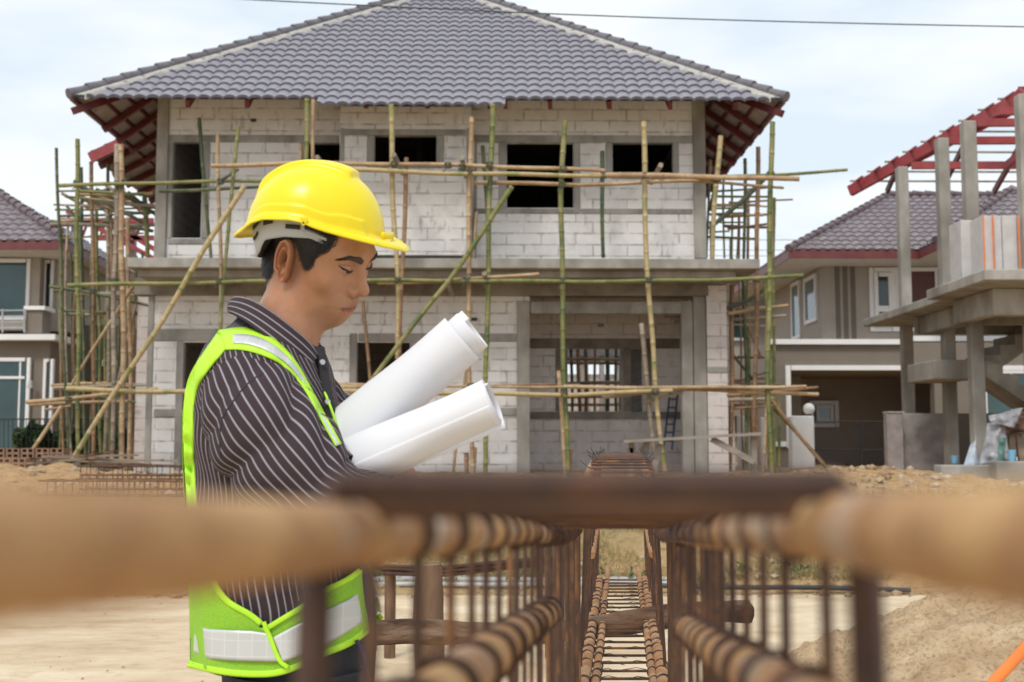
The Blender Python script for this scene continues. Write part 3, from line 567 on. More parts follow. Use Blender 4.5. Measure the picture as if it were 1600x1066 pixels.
B(ln, 'rear_wall', 'taupe', (90,182,396,525,YW+4,2)); B(ln, 'rear_wall', 'taupe_d', (72,190,508,760,YW+1.4,2))
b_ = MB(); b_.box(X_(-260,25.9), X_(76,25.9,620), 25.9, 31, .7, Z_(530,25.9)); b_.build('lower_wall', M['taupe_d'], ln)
B(ln, 'band', 'white', (-160,86,522,531,25.6,1.2), (86.2,100,525,532,26.2,1))
B(ln, 'balcony_wall', 'taupe_d', (40,66,484,521,25.8,.5)); B(ln, 'ledge', 'white', (37,70,478,484,25.75,.6))
window(ln, -70, 46, 404, 500, YW, 6, 'glass', mull=(-12,)); window(ln, 66, 83, 406, 484, YW+.30, 5, 'glass_d'); window(ln, -80, 45, 559, 720, 25.85, 6, 'glass', mull=(-10, 29)); window(ln, 65, 81, 561, 720, 25.85, 5, 'glass_d'); window(ln, 152, 166, 424, 470, YW+3.9, 3, 'glass_b')
b_ = MB()
for k in range(4): b_.tube([W(-60,486+k*9,25.72), W(38,485+k*9,25.72)], .015, 6)
for x_ in (-30, 4, 38): b_.tube([W(x_,483,25.72), W(x_,520,25.72)], .02, 6)
b_.build('balcony_rail', M['metal_lt'], ln)
b_ = MB(); b_.pbox(-60,38,588,592,25.8,.05); b_.build('transom', M['white'], ln)
b_ = MB(); c0 = W(48,595,25.7); b_.tube([c0, c0+np.array([0,0,-.16])], [.05,.07], 10); b_.build('wall_lamp', M['metal_lt'], ln)
B(ln, 'ledge', 'white', (143,178,562,572,YW+1.1,.4))
# red steel roof frame far behind, seen between the poles
rr = thing('roof_frame', 'distant red steel roof frame seen between the left scaffold poles', 'roof frame', (X_(190,34), 34, 6))
b_ = MB()
for a, b in (((95,345),(240,345)), ((150,372),(240,372)), ((95,345),(70,372)), ((105,330),(250,410)), ((190,358),(250,395))): b_.beam(W(*a,34), W(*b,34), .12, .14)
b_.build('beam', M['redsteel_b'], rr)
for x_ in range(110, 250, 14):
    b_ = MB(); b_.beam(W(x_,345,34.2), W(x_-10,372,34.2), .06, .06); b_.build('rafter', M['redsteel_b'], rr)
for x_ in (120, 205):
    b_ = MB(); b_.beam(W(x_,346,34.3), W(x_,760,34.3), .25, .25, up=(0,1,0)); b_.build('column', M['concrete'], rr)
# ============================================================ RIGHT NEIGHBOUR HOUSE
rn = thing('neighbour_house', 'finished taupe house with maroon eaves, white-framed windows and a dark carport', 'house', (12, 29, .6))
YR = 28.6; zr = Z_(392,YR,1350); xr = X_(1232,YR,392); r_ = MB()
slope(r_, (xr,YR,zr), (1,0,0), (0,1,0), 13, 14, .266, .576, 1, 1, .24, 5); slope(r_, (xr,YR+7.5,zr), (0,-1,0), (1,0,0), 7.5, 14, .266, .576, 1, 1, .24, 4)
xg = X_(1463,27.4,388); slope(r_, (xg,27.4,zr), (1,0,0), (0,1,0), 6.4, 12, .266, .60, 1, 1, .24, 5); slope(r_, (xg,27.4+5,zr), (0,-1,0), (1,0,0), 5, 12, .266, .60, 0, 1, .24, 4)
lr = r_.build('roof', [M['tile_far'], M['cap_far']], rn)
for a, b in (((xr,YR,zr+.04), (xr+3.73,YR+3.73,zr+.04+3.73*.576)), ((xr+3.73,YR+3.73,zr+.04+3.73*.576), (xr+9.2,YR+3.73,zr+.04+3.73*.576)), ((xg,27.4,zr+.04), (xg+3.2,30.6,zr+.04+1.92)), ((xg+3.2,30.6,zr+.04+1.92), (xg+6.4,27.4,zr+.04))):
    c_ = MB(); caps(c_, a, b, .33, .09); c_.build('ridge_cap', M['cap_far'], lr)
b_ = MB(); b_.box(xr, xg, YR, YR+.03, zr-.19, zr+.035); b_.box(xr, xr+.03, YR+.032, YR+7.5, zr-.19, zr+.035); b_.box(xg, xg+6.4, 27.4, 27.43, zr-.19, zr+.035); b_.box(xg, xg+.03, 27.432, YR+.1, zr-.19, zr+.035); b_.build('fascia', M['fascia'], rn)
b_ = MB(); b_.box(xr+.04, xr+12.9, YR+.04, YR+7.4, zr-.17, zr-.14); b_.box(xg+.04, xg+6.3, 27.44, YR+.03, zr-.172, zr-.142); b_.build('soffit', M['soffit'], rn)
YF = 30.0; xc = X_(1283,YF,460)
b_ = MB(); b_.box(xc, xc+9, YF, YF+6, 3.2, zr-.175); b_.build('upper_wall', M['taupe'], rn)
B(rn, 'recess_strip', 'stripe', (1306,1313,403,532,YF-.02,.03)); B(rn, 'recess_strip', 'stripe', (1318,1325,403,532,YF-.02,.03)); B(rn, 'recess_strip', 'stripe', (1330,1337,403,532,YF-.02,.03))  # dark strips paint the shade of narrow vertical recesses in the wall
for (ya, yb, q0, q1) in ((30.35, 31.5, 431, 504), (32.0, 32.9, 440, 530)):
    z0, z1 = Z_(q1,(ya+yb)/2), Z_(q0,(ya+yb)/2); f = MB()
    for bx in ((ya,ya+.1,z0,z1), (yb-.1,yb,z0,z1), (ya+.1,yb-.1,z0,z0+.1), (ya+.1,yb-.1,z1-.1,z1)): f.box(xc-.06, xc+.03, bx[0], bx[1], bx[2]+.001, bx[3]-.001)
    fo = f.build('window', M['white'], rn); g_ = MB(); g_.box(xc-.02, xc+.01, ya+.05, yb-.05, z0+.05, z1-.05); g_.build('pane', M['glass_b'], fo)
window(rn, 1359, 1401, 418, 518, YF, 7, 'white'); window(rn, 1367, 1395, 426, 512, YF-.06, 6, 'glass_d'); B(rn, 'transom', 'white', (1372,1390,478,487,YF-.1,.05))
f = MB(); frame_rect(f, 1401.2, 1468, 418, 518, YF-.05, 6, .1); fo = f.build('window', M['white'], rn); g_ = MB()
for k in range(26): g_.beam(W(1402,425+k*3.3,YF-.02), W(1461,425+k*3.3,YF-.02), .04, .035)
g_.build('louvre', M['louvre'], fo)
window(rn, 1466, 1506, 420, 518, YF, 6, 'glass_b', mull=(1486,))
# lower storey with carport
YC = 28.0; h1 = hole(1237,1413,580,760,YC); h2 = hole(1430,1462,580,760,YC)
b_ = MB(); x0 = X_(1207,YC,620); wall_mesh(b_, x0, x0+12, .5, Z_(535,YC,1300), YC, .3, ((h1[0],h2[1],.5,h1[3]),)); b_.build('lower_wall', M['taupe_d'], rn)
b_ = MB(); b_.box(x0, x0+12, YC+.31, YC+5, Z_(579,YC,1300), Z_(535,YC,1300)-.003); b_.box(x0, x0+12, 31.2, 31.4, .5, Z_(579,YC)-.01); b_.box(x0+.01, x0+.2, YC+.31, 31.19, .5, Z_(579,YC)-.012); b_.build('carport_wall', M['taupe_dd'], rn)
B(rn, 'coping', 'white', (1203,1416,530,538,YC-.12,.5)); B(rn, 'coping', 'white', (1416.2,1572,525,533,YC+1.2,.5)); B(rn, 'parapet_wall', 'taupe_d', (1416.2,1600,533.2,580,YC+1.3,.3))
M['block_w'] = pm('pale_block', (.56,.54,.53), (.48,.46,.45), 5, .9, .2)
B(rn, 'carport_frame', 'white', (1229,1236.5,571,700,YC-.08,.2), (1236.7,1600,571,578.5,YC-.078,.19), (1212,1229,690,698,YC-.08,.2))
window(rn, 1266, 1311, 626, 668, 31.1, 6, 'glass'); window(rn, 1276, 1302, 634, 659, 31.0, 4, 'glass_b')
window(rn, 1461, 1474, 600, 650, 29.5, 3.5, 'glass_b'); window(rn, 1491, 1503, 597, 650, 29.5, 3.5, 'glass_b'); window(rn, 1538, 1620, 578, 720, YC-.02, 6, 'glass', mull=(1583,))
B(rn, 'side_panel', 'taupe_d', (1503,1516,580,740,29.3,.3)); B(rn, 'side_panel', 'taupe_dd', (1474,1490,580,740,30,.3))
B(rn, 'carport_post', 'taupe', (1237,1252,582,660,30.5,.3))
# house further back between the scaffold and the right neighbour
rb = thing('neighbour_house', 'far taupe house with a tiled awning, mostly hidden behind the right scaffold', 'house', (9.3, 37, .6))
B(rb, 'wall', 'taupe', (1120,1240,448,760,38,3)); r_ = MB(); q = W(1130,449,36.8); slope(r_, tuple(q), (1,0,0), (0,1,0), 3, 3, .28, .5, 0, 0, .24, 4); r_.build('roof', [M['tile_far'], M['cap_far']], rb); B(rb, 'fascia', 'fascia', (1130,1240,451,458,36.7,.05))
window(rb, 1135, 1170, 484, 532, 37.9, 4, 'glass'); B(rb, 'band', 'white', (1130,1206,555,566,37.5,.4)); B(rb, 'lower_wall', 'taupe_dd', (1132,1206,568,650,37.4,.5)); B(rb, 'awning', 'tile_far', (1190,1240,590,614,36,.5)); r2_ = MB(); q = W(1185,440,36); slope(r2_, tuple(q), (1,0,0), (0,1,0), 1.6, 3, .28, .5, 0, 0, .24, 4); r2_.build('roof', [M['tile_far'], M['cap_far']], rb)
# white boundary wall and gate
gw = MB(); gw.pbox(1237,1273,650,742,25,.3); o = gw.build('gate_pillar', M['white']); bev(o, .02); tag(o, 'white painted gate pillar in front of the dark carport', 'pillar')
for i,(a,b) in enumerate(((1137,1147),(1154,1176),(1190,1198))):
    gw = MB(); gw.pbox(a,b,648+i*2,742,24.5,.12); o = gw.build('boundary_panel', M['white']); bev(o,.01)
    tag(o, ('narrow white boundary panel just right of the block pier', 'wide white boundary panel behind the right scaffold poles', 'narrow white boundary panel left of the outermost scaffold pole')[i], 'wall panel', 'white boundary panels')
lm = thing('globe_lamp', 'white round globe lamp on top of the white gate pillar', 'lamp', W(1264,650,25.15)); b_ = MB(); c0 = Vector(W(1264,639,25.15))
bm = bmesh.new(); bmesh.ops.create_uvsphere(bm, u_segments=20, v_segments=12, radius=.12); bmesh.ops.translate(bm, verts=bm.verts, vec=c0); me = bpy.data.meshes.new('globe'); bm.to_mesh(me); bm.free(); me.materials.append(M['white']); me.polygons.foreach_set('use_smooth', [True]*len(me.polygons)); go = bpy.data.objects.new('globe', me); S.collection.objects.link(go); attach(go, lm)
b_.tube([c0-Vector((0,0,.17)), c0-Vector((0,0,.1))], .05, 10); b_.build('lamp_base', M['metal_dk'], lm)
fg = thing('iron_gate', 'thin dark iron gate across the carport between white pillar and grey wall', 'gate', (X_(1330,25.1), 25.1, .8)); b_ = MB()
for y_ in (659, 703, 734): b_.tube([W(1274,y_,25.1), W(1388,y_,25.1)], .014, 6)
b_.build('rail', M['metal_dk'], fg); b_ = MB()
for x_ in list(range(1276, 1388, 4)): b_.tube([W(x_,659,25.1), W(x_,734,25.1)], .004, 4)
b_.build('bars', M['metal_dk'], fg); b_ = MB(); b_.tube([W(1346,656,25.1), W(1346,742,25.1)], .025, 6); b_.build('post', M['metal_dk'], fg)
lf = thing('iron_fence', 'thin dark iron fence in front of the shrubs at the left', 'fence', (X_(100,24), 24, .8)); b_ = MB()
for y_ in (655, 712): b_.tube([W(-40,y_,24), W(225,y_,24)], .014, 6)
b_.build('rail', M['metal_dk'], lf); b_ = MB()
for x_ in range(-36, 225, 7): b_.tube([W(x_,655,24), W(x_,720,24)], .008, 4)
b_.build('bars', M['metal_dk'], lf)
# ============================================================ CONCRETE FRAME OF THE NEXT HOUSE
cf = thing('concrete_frame_house', 'bare concrete house frame with slabs, stairs and a red steel roof frame, right edge', 'building', (8.5, 20, .8))
for (x_, Y, w_, bt) in ((1416,22.5,.2,260), (1481,20.5,.2,215), (1524,18.6,.205,188), (1613,17.9,.21,146)):
    X0 = X_(x_,Y,420); b_ = MB(); b_.box(X0-w_/2, X0+w_/2, Y, Y+.2, .6, Z_(bt,Y,x_)); o = b_.build('column', M['concrete_form'], cf); bev(o, .015)
def cbox(name, x0,x1,y0,y1,z0,z1, mat='concrete_form'):
    b_ = MB(); b_.box(x0,x1,y0,y1,z0,z1); o = b_.build(name, M[mat], cf); bev(o, .015); return o
cbox('slab', 7.08, 14, 18.80, 22.8, 3.60, 3.74); cbox('slab', 6.86, 14, 16.5, 18.79, 3.62, 3.78)
cbox('beam', 7.5, 14, 21.0, 21.22, 3.30, 3.598); cbox('beam', 7.52, 7.74, 18.95, 20.98, 3.28, 3.596); cbox('beam', 7.3, 14, 17.3, 17.55, 3.22, 3.617); cbox('beam', 7.76, 14, 18.9, 19.1, 3.25, 3.595)
cbox('beam', 7.3, 7.5, 17.56, 18.85, 3.24, 3.615)
cbox('landing', 7.25, X_(1521,19.6), 19.6, 20.9, 2.41, 2.73); cbox('landing', X_(1521,19.6)+.003, X_(1560,19.6), 19.65, 20.9, 2.5, 2.71)
def flight(x0, z0, dx, dz, n, y0, y1, th=.16):
    P = []; x, z = x0, z0
    for i in range(n): P += [(x, y0, z), (x, y0, z+abs(dz) if dz > 0 else z)]; P = P
    pts = []
    for i in range(n):
        pts.append((x0+i*dx, y0, z0+i*dz+(dz if dz > 0 else 0))); pts.append((x0+(i+1)*dx, y0, z0+i*dz+(dz if dz > 0 else 0)))
    low = [(x0+n*dx, y0, z0+n*dz-th*1.4), (x0, y0, z0-th*1.4)]
    b_ = MB(); b_.prism(pts+low, (0, y1-y0, 0)); o = b_.build('stair_flight', M['concrete_form'], cf)
flight(X_(1540,20.3), 2.70, .26, .175, 9, 20.4, 21.3); flight(X_(1540,19.5), 2.66, .26, -.175, 9, 19.55, 20.35)
# red steel roof frame (hip rising towards the viewer)
Y0r, zr0 = 24.0, Z_(299,24,1330); X0r = X_(1328,24,298); sl = .50
def rp_(X, t, dz=0): return (X, Y0r-t, zr0+t*sl+dz)
b_ = MB(); b_.beam((X0r,Y0r,zr0), (X0r+4.2,Y0r-4.2,zr0+4.2*sl), .12, .21); b_.build('hip_rafter', M['redsteel_b'], cf); b_ = MB(); b_.beam((X0r+.9,Y0r-.75,zr0+.36), (X0r+4.2,Y0r-3.9,zr0+4.0*sl-.16), .08, .11); b_.build('hip_rafter', M['redsteel_b'], cf)
for k in range(16):
    t = .1+k*.27; b_ = MB(); b_.beam((X0r+t-.12, Y0r-t, zr0+t*sl+.14), (X0r+14, Y0r-t, zr0+t*sl+.14), .035, .035); b_.build('purlin', M['b_grey'] if k < 9 else M['redsteel_b'], cf)
    b_ = MB(); b_.beam((X0r+t, Y0r-t+.12, zr0+t*sl+.14), (X0r+t, Y0r-t-.42, zr0+t*sl+.14), .035, .035); b_.build('purlin', M['redsteel_b'], cf)
for Xr in (8.0, 9.1, 10.2, 11.3):
    b_ = MB(); b_.beam((Xr, Y0r-.05, zr0-.02), (Xr, Y0r-(Xr-X0r)+.02, zr0-.02+(Xr-X0r-.07)*sl), .06, .12); b_.build('rafter', M['redsteel'], cf)
for y_, Y in ((259,22.4), (220,20.6), (192,20.0), (174,19.3)): b_ = MB(); xq = {259:1425,220:1475,192:1530,174:1560}[y_]; b_.beam(W(xq,y_,Y), W(1760,y_-1,Y), .09, .13); b_.build('beam', M['redsteel_b'], cf)
b_ = MB(); b_.beam(W(1575,257,20.5), W(1640,205,19), .09, .12); b_.beam(W(1590,142,20.5), W(1640,200,20), .09, .12); b_.build('brace', M['redsteel_b'], cf)
cbox('ground_beam', X_(1462,16.6), 14, 16.6, 16.9, .6, Z_(727,16.6)); cbox('ground_beam', X_(1548,16.3), 14, 16.3, 16.58, .6, Z_(721,16.3))
# block stack on the slab with orange straps
bs = thing('block_stack', 'strapped stacks of white aerated blocks standing on the concrete slab of the frame house', 'block stack', (X_(1560,17.9), 17.9, 3.78))
for i,(p0,p1) in enumerate(((1503,1520),(1536,1553),(1554,1566),(1567,1590),(1591,1625))):
    b_ = MB(); b_.pbox(p0,p1,(344 if i == 0 else 337),(446 if i == 0 else 428),18.0+(.5 if i == 0 else 0)+.01*i,.5); o = b_.build('pallet_of_blocks', M['block_w'] if 'block_w' in M else M['white'], bs); bev(o, .01)
for x_ in (1537, 1551.5, 1592): b_ = MB(); b_.pbox(x_,x_+1.6,336.5,420,17.96,.02); b_.build('strap', M['orange'], bs)
# grey plastered boundary wall
gp = thing('garden_wall', 'patchy grey plastered stub wall in front of the carport, beside the concrete frame', 'wall', (X_(1430,22), 22, .7))
B(gp, 'wall_end', 'plaster', (1387,1412,645,750,21.2,.2), bv=.01); B(gp, 'wall_face', 'plaster', (1412.3,1476,646,735,21.6,.14), bv=.01); B(gp, 'coping', 'mortar', (1386,1413,643,645,21.18,.26))
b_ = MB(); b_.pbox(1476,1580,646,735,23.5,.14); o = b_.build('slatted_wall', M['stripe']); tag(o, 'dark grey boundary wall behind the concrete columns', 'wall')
# covered timber stack
ts = thing('timber_stack', 'brown timber stack on a trestle, partly wrapped in grey plastic sheet', 'timber stack', (X_(1580,17), 17, .85))
for k in range(7):
    b_ = MB(); q = W(1570,646+k*5,17.1); b_.beam(q, (q[0]+1.3, q[1]+random.uniform(-.05,.05), q[2]), .16, .045); b_.build('plank', M['log'], ts)
def sheet(name, pts, mat, par, amp=.05):
    G = []
    a, b, c, d = [Vector(W(*p)) for p in pts]
    for i in range(24):
        row = []
        for j in range(24):
            u, v_ = i/23, j/23; p = a.lerp(b, u).lerp(d.lerp(c, u), v_); nn = mnoise.noise(p*4.1)+.5*mnoise.noise(p*11)
            row.append((p.x+.3*amp*nn, p.y+amp*nn-.1*math.sin(u*3.1), p.z+.35*amp*nn))
        G.append(row)
    mb = MB(); mb.grid(G); o = mb.build(name, M[mat], par); m_ = o.modifiers.new('Solidify', 'SOLIDIFY'); m_.thickness = .006; return o
sheet('plastic_sheet', ((1543,648,16.9),(1600,638,16.9),(1585,668,16.8),(1548,664,16.8)), 'tarp', ts, .08)
sheet('plastic_sheet', ((1543,662,16.95),(1570,664,16.9),(1578,722,16.8),(1528,726,16.9)), 'tarp', ts, .09); sheet('plastic_sheet', ((1548,685,16.88),(1572,684,16.86),(1572,724,16.8),(1546,724,16.85)), 'tarp_g', ts, .07)
for a, b in (((1568,672),(1562,722)), ((1590,672),(1597,722)), ((1580,672),(1582,722))): b_ = MB(); b_.beam(W(*a,17.2), W(*b,17.2), .09, .06, up=(0,1,0)); b_.build('leg', M['wood'], ts)
for i,(p0,p1,q0,q1,Y) in enumerate(((1488,1495,712,724,17.6),(1576,1586,703,722,16.5))):
    b_ = MB(); c0 = W((p0+p1)/2,q1,Y); c1 = W((p0+p1)/2,q0,Y); b_.tube([c0, c1], [.04,.055], 12); o = b_.build('bucket', M['blue_l'] if 'blue_l' in M else M['blue']); tag(o, ('small light blue bucket between the concrete columns','small light blue bucket under the timber stack')[i], 'bucket', 'blue buckets')
sheet_o = sheet('rag', ((1516,696,18.2),(1524,680,18.2),(1530,726,18.1),(1505,728,18.1)), 'rag', None, .05); tag(sheet_o, 'pale blue and white cloth leaning against the nearest concrete column', 'cloth')
# ============================================================ YARD OBJECTS
tr = thing('trestle_table', 'grey makeshift plank trestle in front of the porch pillars', 'trestle', (X_(1080,18.2), 18.2, .84))
b_ = MB(); b_.beam(W(973,690,18.2), W(1186,678,18.2), .3, .045); b_.build('top_plank', M['wood_gr'], tr)
for a, b in (((986,692),(990,712)), ((1012,690),(1000,714)), ((1178,682),(1178,745)), ((1032,694),(1018,745)), ((985,700),(986,745))): b_ = MB(); b_.beam(W(*a,18.25), W(*b,18.25), .09, .05, up=(0,1,0)); b_.build('leg', M['wood_gr'], tr)
b_ = MB(); b_.beam(W(1112,686,18.15), W(1178,722,18.15), .05, .09); b_.build('brace', M['wood_gr'], tr)
ld = thing('ladder', 'narrow blue metal ladder leaning in the porch', 'ladder', (X_(1046,21.5), 21.5, .84))
for d_ in (-5, 7): b_ = MB(); b_.tube([W(1052+d_,614,21.9), W(1042+d_*1.1,702,21.4)], .018, 6); b_.build('rail', M['blue'], ld)
for k in range(6): b_ = MB(); y_ = 624+k*13; x_ = 1052-(y_-614)/88*10; b_.tube([W(x_-5,y_,21.7), W(x_+7,y_,21.7)], .013, 6); b_.build('rung', M['blue'], ld)
# piles and pallets at the left
for i,(x_,y_,n,Y) in enumerate(((30,700,2,19.2),(-30,716,3,18.2),(110,728,2,17.6))):
    pr_ = thing('brick_pallet', ('row of hollow terracotta blocks on a pallet at the far left','low stack of brown hollow blocks nearest the left edge','low stack of brown hollow blocks before the scaffold foot')[i], 'brick stack', (X_(x_,Y), Y, Z_(y_+20,Y)), 'stacks of hollow blocks')
    for k in range(n):
        for j in range(5):
            b_ = MB(); c0 = W(x_-40+j*23,y_+8+k*8,Y); wall_mesh(b_, c0[0], c0[0]+.21, c0[2], c0[2]+.075, Y-.1, .3, ((c0[0]+.025,c0[0]+.09,c0[2]+.015,c0[2]+.06),(c0[0]+.12,c0[0]+.185,c0[2]+.015,c0[2]+.06))); b_.build('hollow_block', M['brickred'], pr_)
pl = thing('plank_pile', 'untidy pile of weathered boards at the foot of the left scaffold', 'plank pile', (X_(110,18), 18, .9))
for k in range(22):
    a = W(random.uniform(20,170), random.uniform(712,736), random.uniform(17,18.5)); an = random.uniform(-.5,.5); Lk = random.uniform(.5,1.4); b_ = MB(); b_.beam(a, (a[0]+Lk*math.cos(an), a[1]+Lk*math.sin(an), a[2]+random.uniform(-.1,.1)), .1, .03); b_.build('board', M[random.choice(['wood','wood_gr','log'])], pl)
# flat rebar mats lying before the house on the left
for i,(y_,Y,x0,x1) in enumerate(((729,15.0,120,300),(743,13.6,125,320),(752,12.9,60,330))):
    t_ = thing('rebar_beam', ('long thin reinforcement cage at the left, farthest from the viewer','long thin reinforcement cage at the left, middle of three','long thin reinforcement cage at the left, nearest of three')[i], 'rebar cage', (X_((x0+x1)/2,Y), Y, Z_(y_+20,Y)), 'low rebar cages on the lot')
    for dz, dy in ((0,0),(0,.2),(-.16,0),(-.16,.2)): a = W(x0,y_,Y); b = W(x1,y_,Y); b_ = MB(); b_.tube([a+[0,dy,dz], b+[0,dy,dz]], .011, 6); b_.build('main_bar', M['rust_leg'], t_)
    a = W(x0,y_,Y); b = W(x1,y_,Y); nn = 12
    for k in range(nn):
        c0 = a+(b-a)*((k+.5+random.uniform(-.3,.3))/nn); b_ = MB(); b_.tube([c0+[0,-.01,.012], c0+[0,.21,.012], c0+[0,.21,-.17], c0+[0,-.01,-.17], c0+[0,-.01,.012]], .006, 5); b_.build('stirrup', M['rust_leg'], t_)
# pipes and hose along the foot of the bank
for i,(x0,y0,x1,y1,Y,r,mt) in enumerate(((560,906,1080,907,10.9,.03,'pipe'),(590,914,1060,912,10.75,.022,'pipe'),(1000,915,1420,921,10.55,.022,'hose'),(570,902,760,896,11.1,.04,'pipe'))):
    a, b = W(x0,y0,Y), W(x1,y1,Y); P = [a+(b-a)*t+np.array([0,.04*math.sin(t*9+i),0]) for t in np.linspace(0,1,20)]; b_ = MB(); b_.tube(P, r, 10); o = b_.build('hose' if mt == 'hose' else 'pipe', M[mt])
    tag(o, ('long pale grey pipe lying along the edge of the road','thinner grey pipe lying just in front of the long pale one','black hose lying along the road edge at the right','short thick grey pipe lying behind the post')[i], 'hose' if mt == 'hose' else 'pipe', 'pipes along the road edge')
# cables
P = [W(x_, 0+42*((x_-400)/1200)+6*math.sin((x_-400)/1200*math.pi)-(0 if x_ > 400 else (400-x_)*.0), 15.2) for x_ in np.linspace(-300,1900,60)]
b_ = MB(); b_.tube(P, .0085, 6); tag(b_.build('power_cable', M['metal_dk']), 'single black cable strung across the sky above the roof', 'cable')
for k, y_ in enumerate((372, 388, 397)):
    b_ = MB(); b_.tube([W(x_, y_+3*math.sin((x_-900)/600*3.1), 60) for x_ in np.linspace(900,1500,12)], .022, 5); tag(b_.build('power_cable', M['pipe']), ('uppermost','middle','lowest')[k]+' of three thin far cables beside the right house roof', 'cable', 'far cables')
# shrubs at the left
def shrub(px0, px1, q0, q1, Y, n, label):
    t_ = thing('shrub', label, 'shrub', (X_((px0+px1)/2,Y), Y, .8), 'shrubs along the left fence'); a = W(px0,q1,Y); b = W(px1,q0,Y); cx_, cz, rx, rz = (a[0]+b[0])/2, (a[2]+b[2])/2, abs(b[0]-a[0])/2, abs(b[2]-a[2])/2
    V, F = [], []
    for i in range(n):
        d = rng.normal(size=3); d /= np.linalg.norm(d); r = rng.random()**.4*(.75+.35*mnoise.noise(Vector(d*2.3+[px0,0,0])))
        c = np.array([cx_, Y, cz])+d*np.array([rx, .45, rz])*r; u = rng.normal(size=3); u /= np.linalg.norm(u); v_ = np.cross(u, rng.normal(size=3)); v_ /= np.linalg.norm(v_)
        s_ = .05+.04*rng.random(); k = len(V); V += [c-u*s_, c+v_*s_*.5, c+u*s_, c-v_*s_*.5]; F.append((k,k+1,k+2,k+3))
    mb = MB(); mb.add(V, F); mb.build('foliage', M['leaf'], t_)
    for k in range(4): b_ = MB(); x_ = cx_+rx*random.uniform(-.4,.4); b_.tube([(x_,Y,.75),(x_+.05,Y,cz)], [.02,.01], 5); b_.build('stem', M['log'], t_)
M['leaf'] = pm('glossy_leaves', (.04,.085,.025), (.025,.05,.02), 5, .5, 0, c3=(.09,.14,.04))
for i, q in enumerate(((22,46,664,706,24.4,1500),(42,62,655,706,24.5,1500),(60,78,660,708,24.2,1300),(80,108,668,712,24.6,1600),(104,130,662,714,24.2,1600),(150,172,650,712,24.4,1600),(176,200,664,712,24.7,1500),(204,222,655,712,24.9,1200))):
    shrub(*q, ('leftmost green shrub behind the iron fence','second green shrub from the left edge','slim green shrub left of the leaning grey pole','green shrub right of the leaning grey pole','green shrub behind the left scaffold uprights','green shrub between the brown and tan scaffold poles','green shrub behind the thick tan scaffold poles','narrow green shrub beside the block wall corner')[i])
# ============================================================ FOREGROUND REBAR CAGE
VX = 971
def cgx(off, Y): return X_(VX, Y, 800)+off
yt = np.array([.07,.133,.21,.315,.42,.63,.91,1.4,1.82,2.24,2.59,2.94,3.64,4.48]); pt = np.array([925,864,847,831,830,832,834,838,828,790,742,724,716,713])  # cage distances, widths and radii scaled down about the camera, log and posts too
hT = np.array([CAMH-Z_(p_, y_, VX) for p_, y_ in zip(pt, yt)])
def zt(Y): return CAMH-float(np.interp(Y, yt, hT))
ZBOT = .822
def zb(Y): return ZBOT if Y > 2.1 else ZBOT-(2.1-Y)*.05
cage = thing('rebar_cage', 'long rusty reinforcement cage running away from the viewer at waist height, on log supports', 'rebar cage', (cgx(0,2.1),2.1,0))
def ribbed(pts, r, name, mat, par, pitch=.013):
    P = np.array(pts); d = np.r_[0, np.cumsum(np.linalg.norm(np.diff(P, axis=0), axis=1))]; n = max(3, int(d[-1]/(pitch/4)))
    s_ = np.linspace(0, d[-1], n); Q = np.stack([np.interp(s_, d, P[:,k]) for k in range(3)], 1); ph = random.random()*9
    Q[:,0] += .0012*np.sin(s_*5+ph); Q[:,2] += .0010*np.sin(s_*7+ph*2)
    R = r*(1+.09*np.maximum(0, np.sin(s_/pitch*2*math.pi))**3+.03*np.array([mnoise.noise(Vector((q*9, ph, 0))) for q in s_]))
    mb = MB(); mb.tube(Q, R, 14); return mb.build(name, M[mat], par)
OL, OR = -.070, .0555
def path(off, y0, y1, f, n=60): return [(cgx(off, y), y, f(y)) for y in np.linspace(y0, y1, n)]
ribbed(path(OL, .07, 4.4, zt, 160), .0080, 'main_bar', 'rust_bar', cage); ribbed(path(OR, .07, 4.4, zt, 160), .0081, 'main_bar', 'rust_bar', cage)
def line(a, b): return lambda y: np.interp(y, [a[0], b[0]], [a[1], b[1]])
zmL = line((.21, CAMH-.0714), (1.134, Z_(955,1.134,855))); zmR = line((.21, CAMH-.063), (1.134, Z_(980,1.134,1060)))
ribbed(path(OL+.0014, .14, 1.134, zmL), .0112, 'main_bar', 'rust_bar', cage); ribbed(path(OR+.0028, .14, 1.134, zmR), .0106, 'main_bar', 'rust_bar', cage)
for off, y1 in ((-.0785, 4.2), (-.0525, 4.6), (.0785, 4.2), (.061, 4.6)):
    ribbed(path(off, .3, y1, lambda y: zb(y)+.003, 80), .0130 if abs(off) > .07 else .0082, 'main_bar', 'rust_low', cage, .016)
for off in (-.080, .082): ribbed([(cgx(off,3.15),3.15,Z_(868,3.15,VX)), (cgx(off*.96,4.34),4.34,Z_(805,4.34,VX))], .0085, 'main_bar', 'rust_low', cage, .016)
ys_ = [.298,.325,.38,.47,.56,.63]+list(np.arange(.70,2.17,.07))+list(np.arange(2.2,4.38,.091))
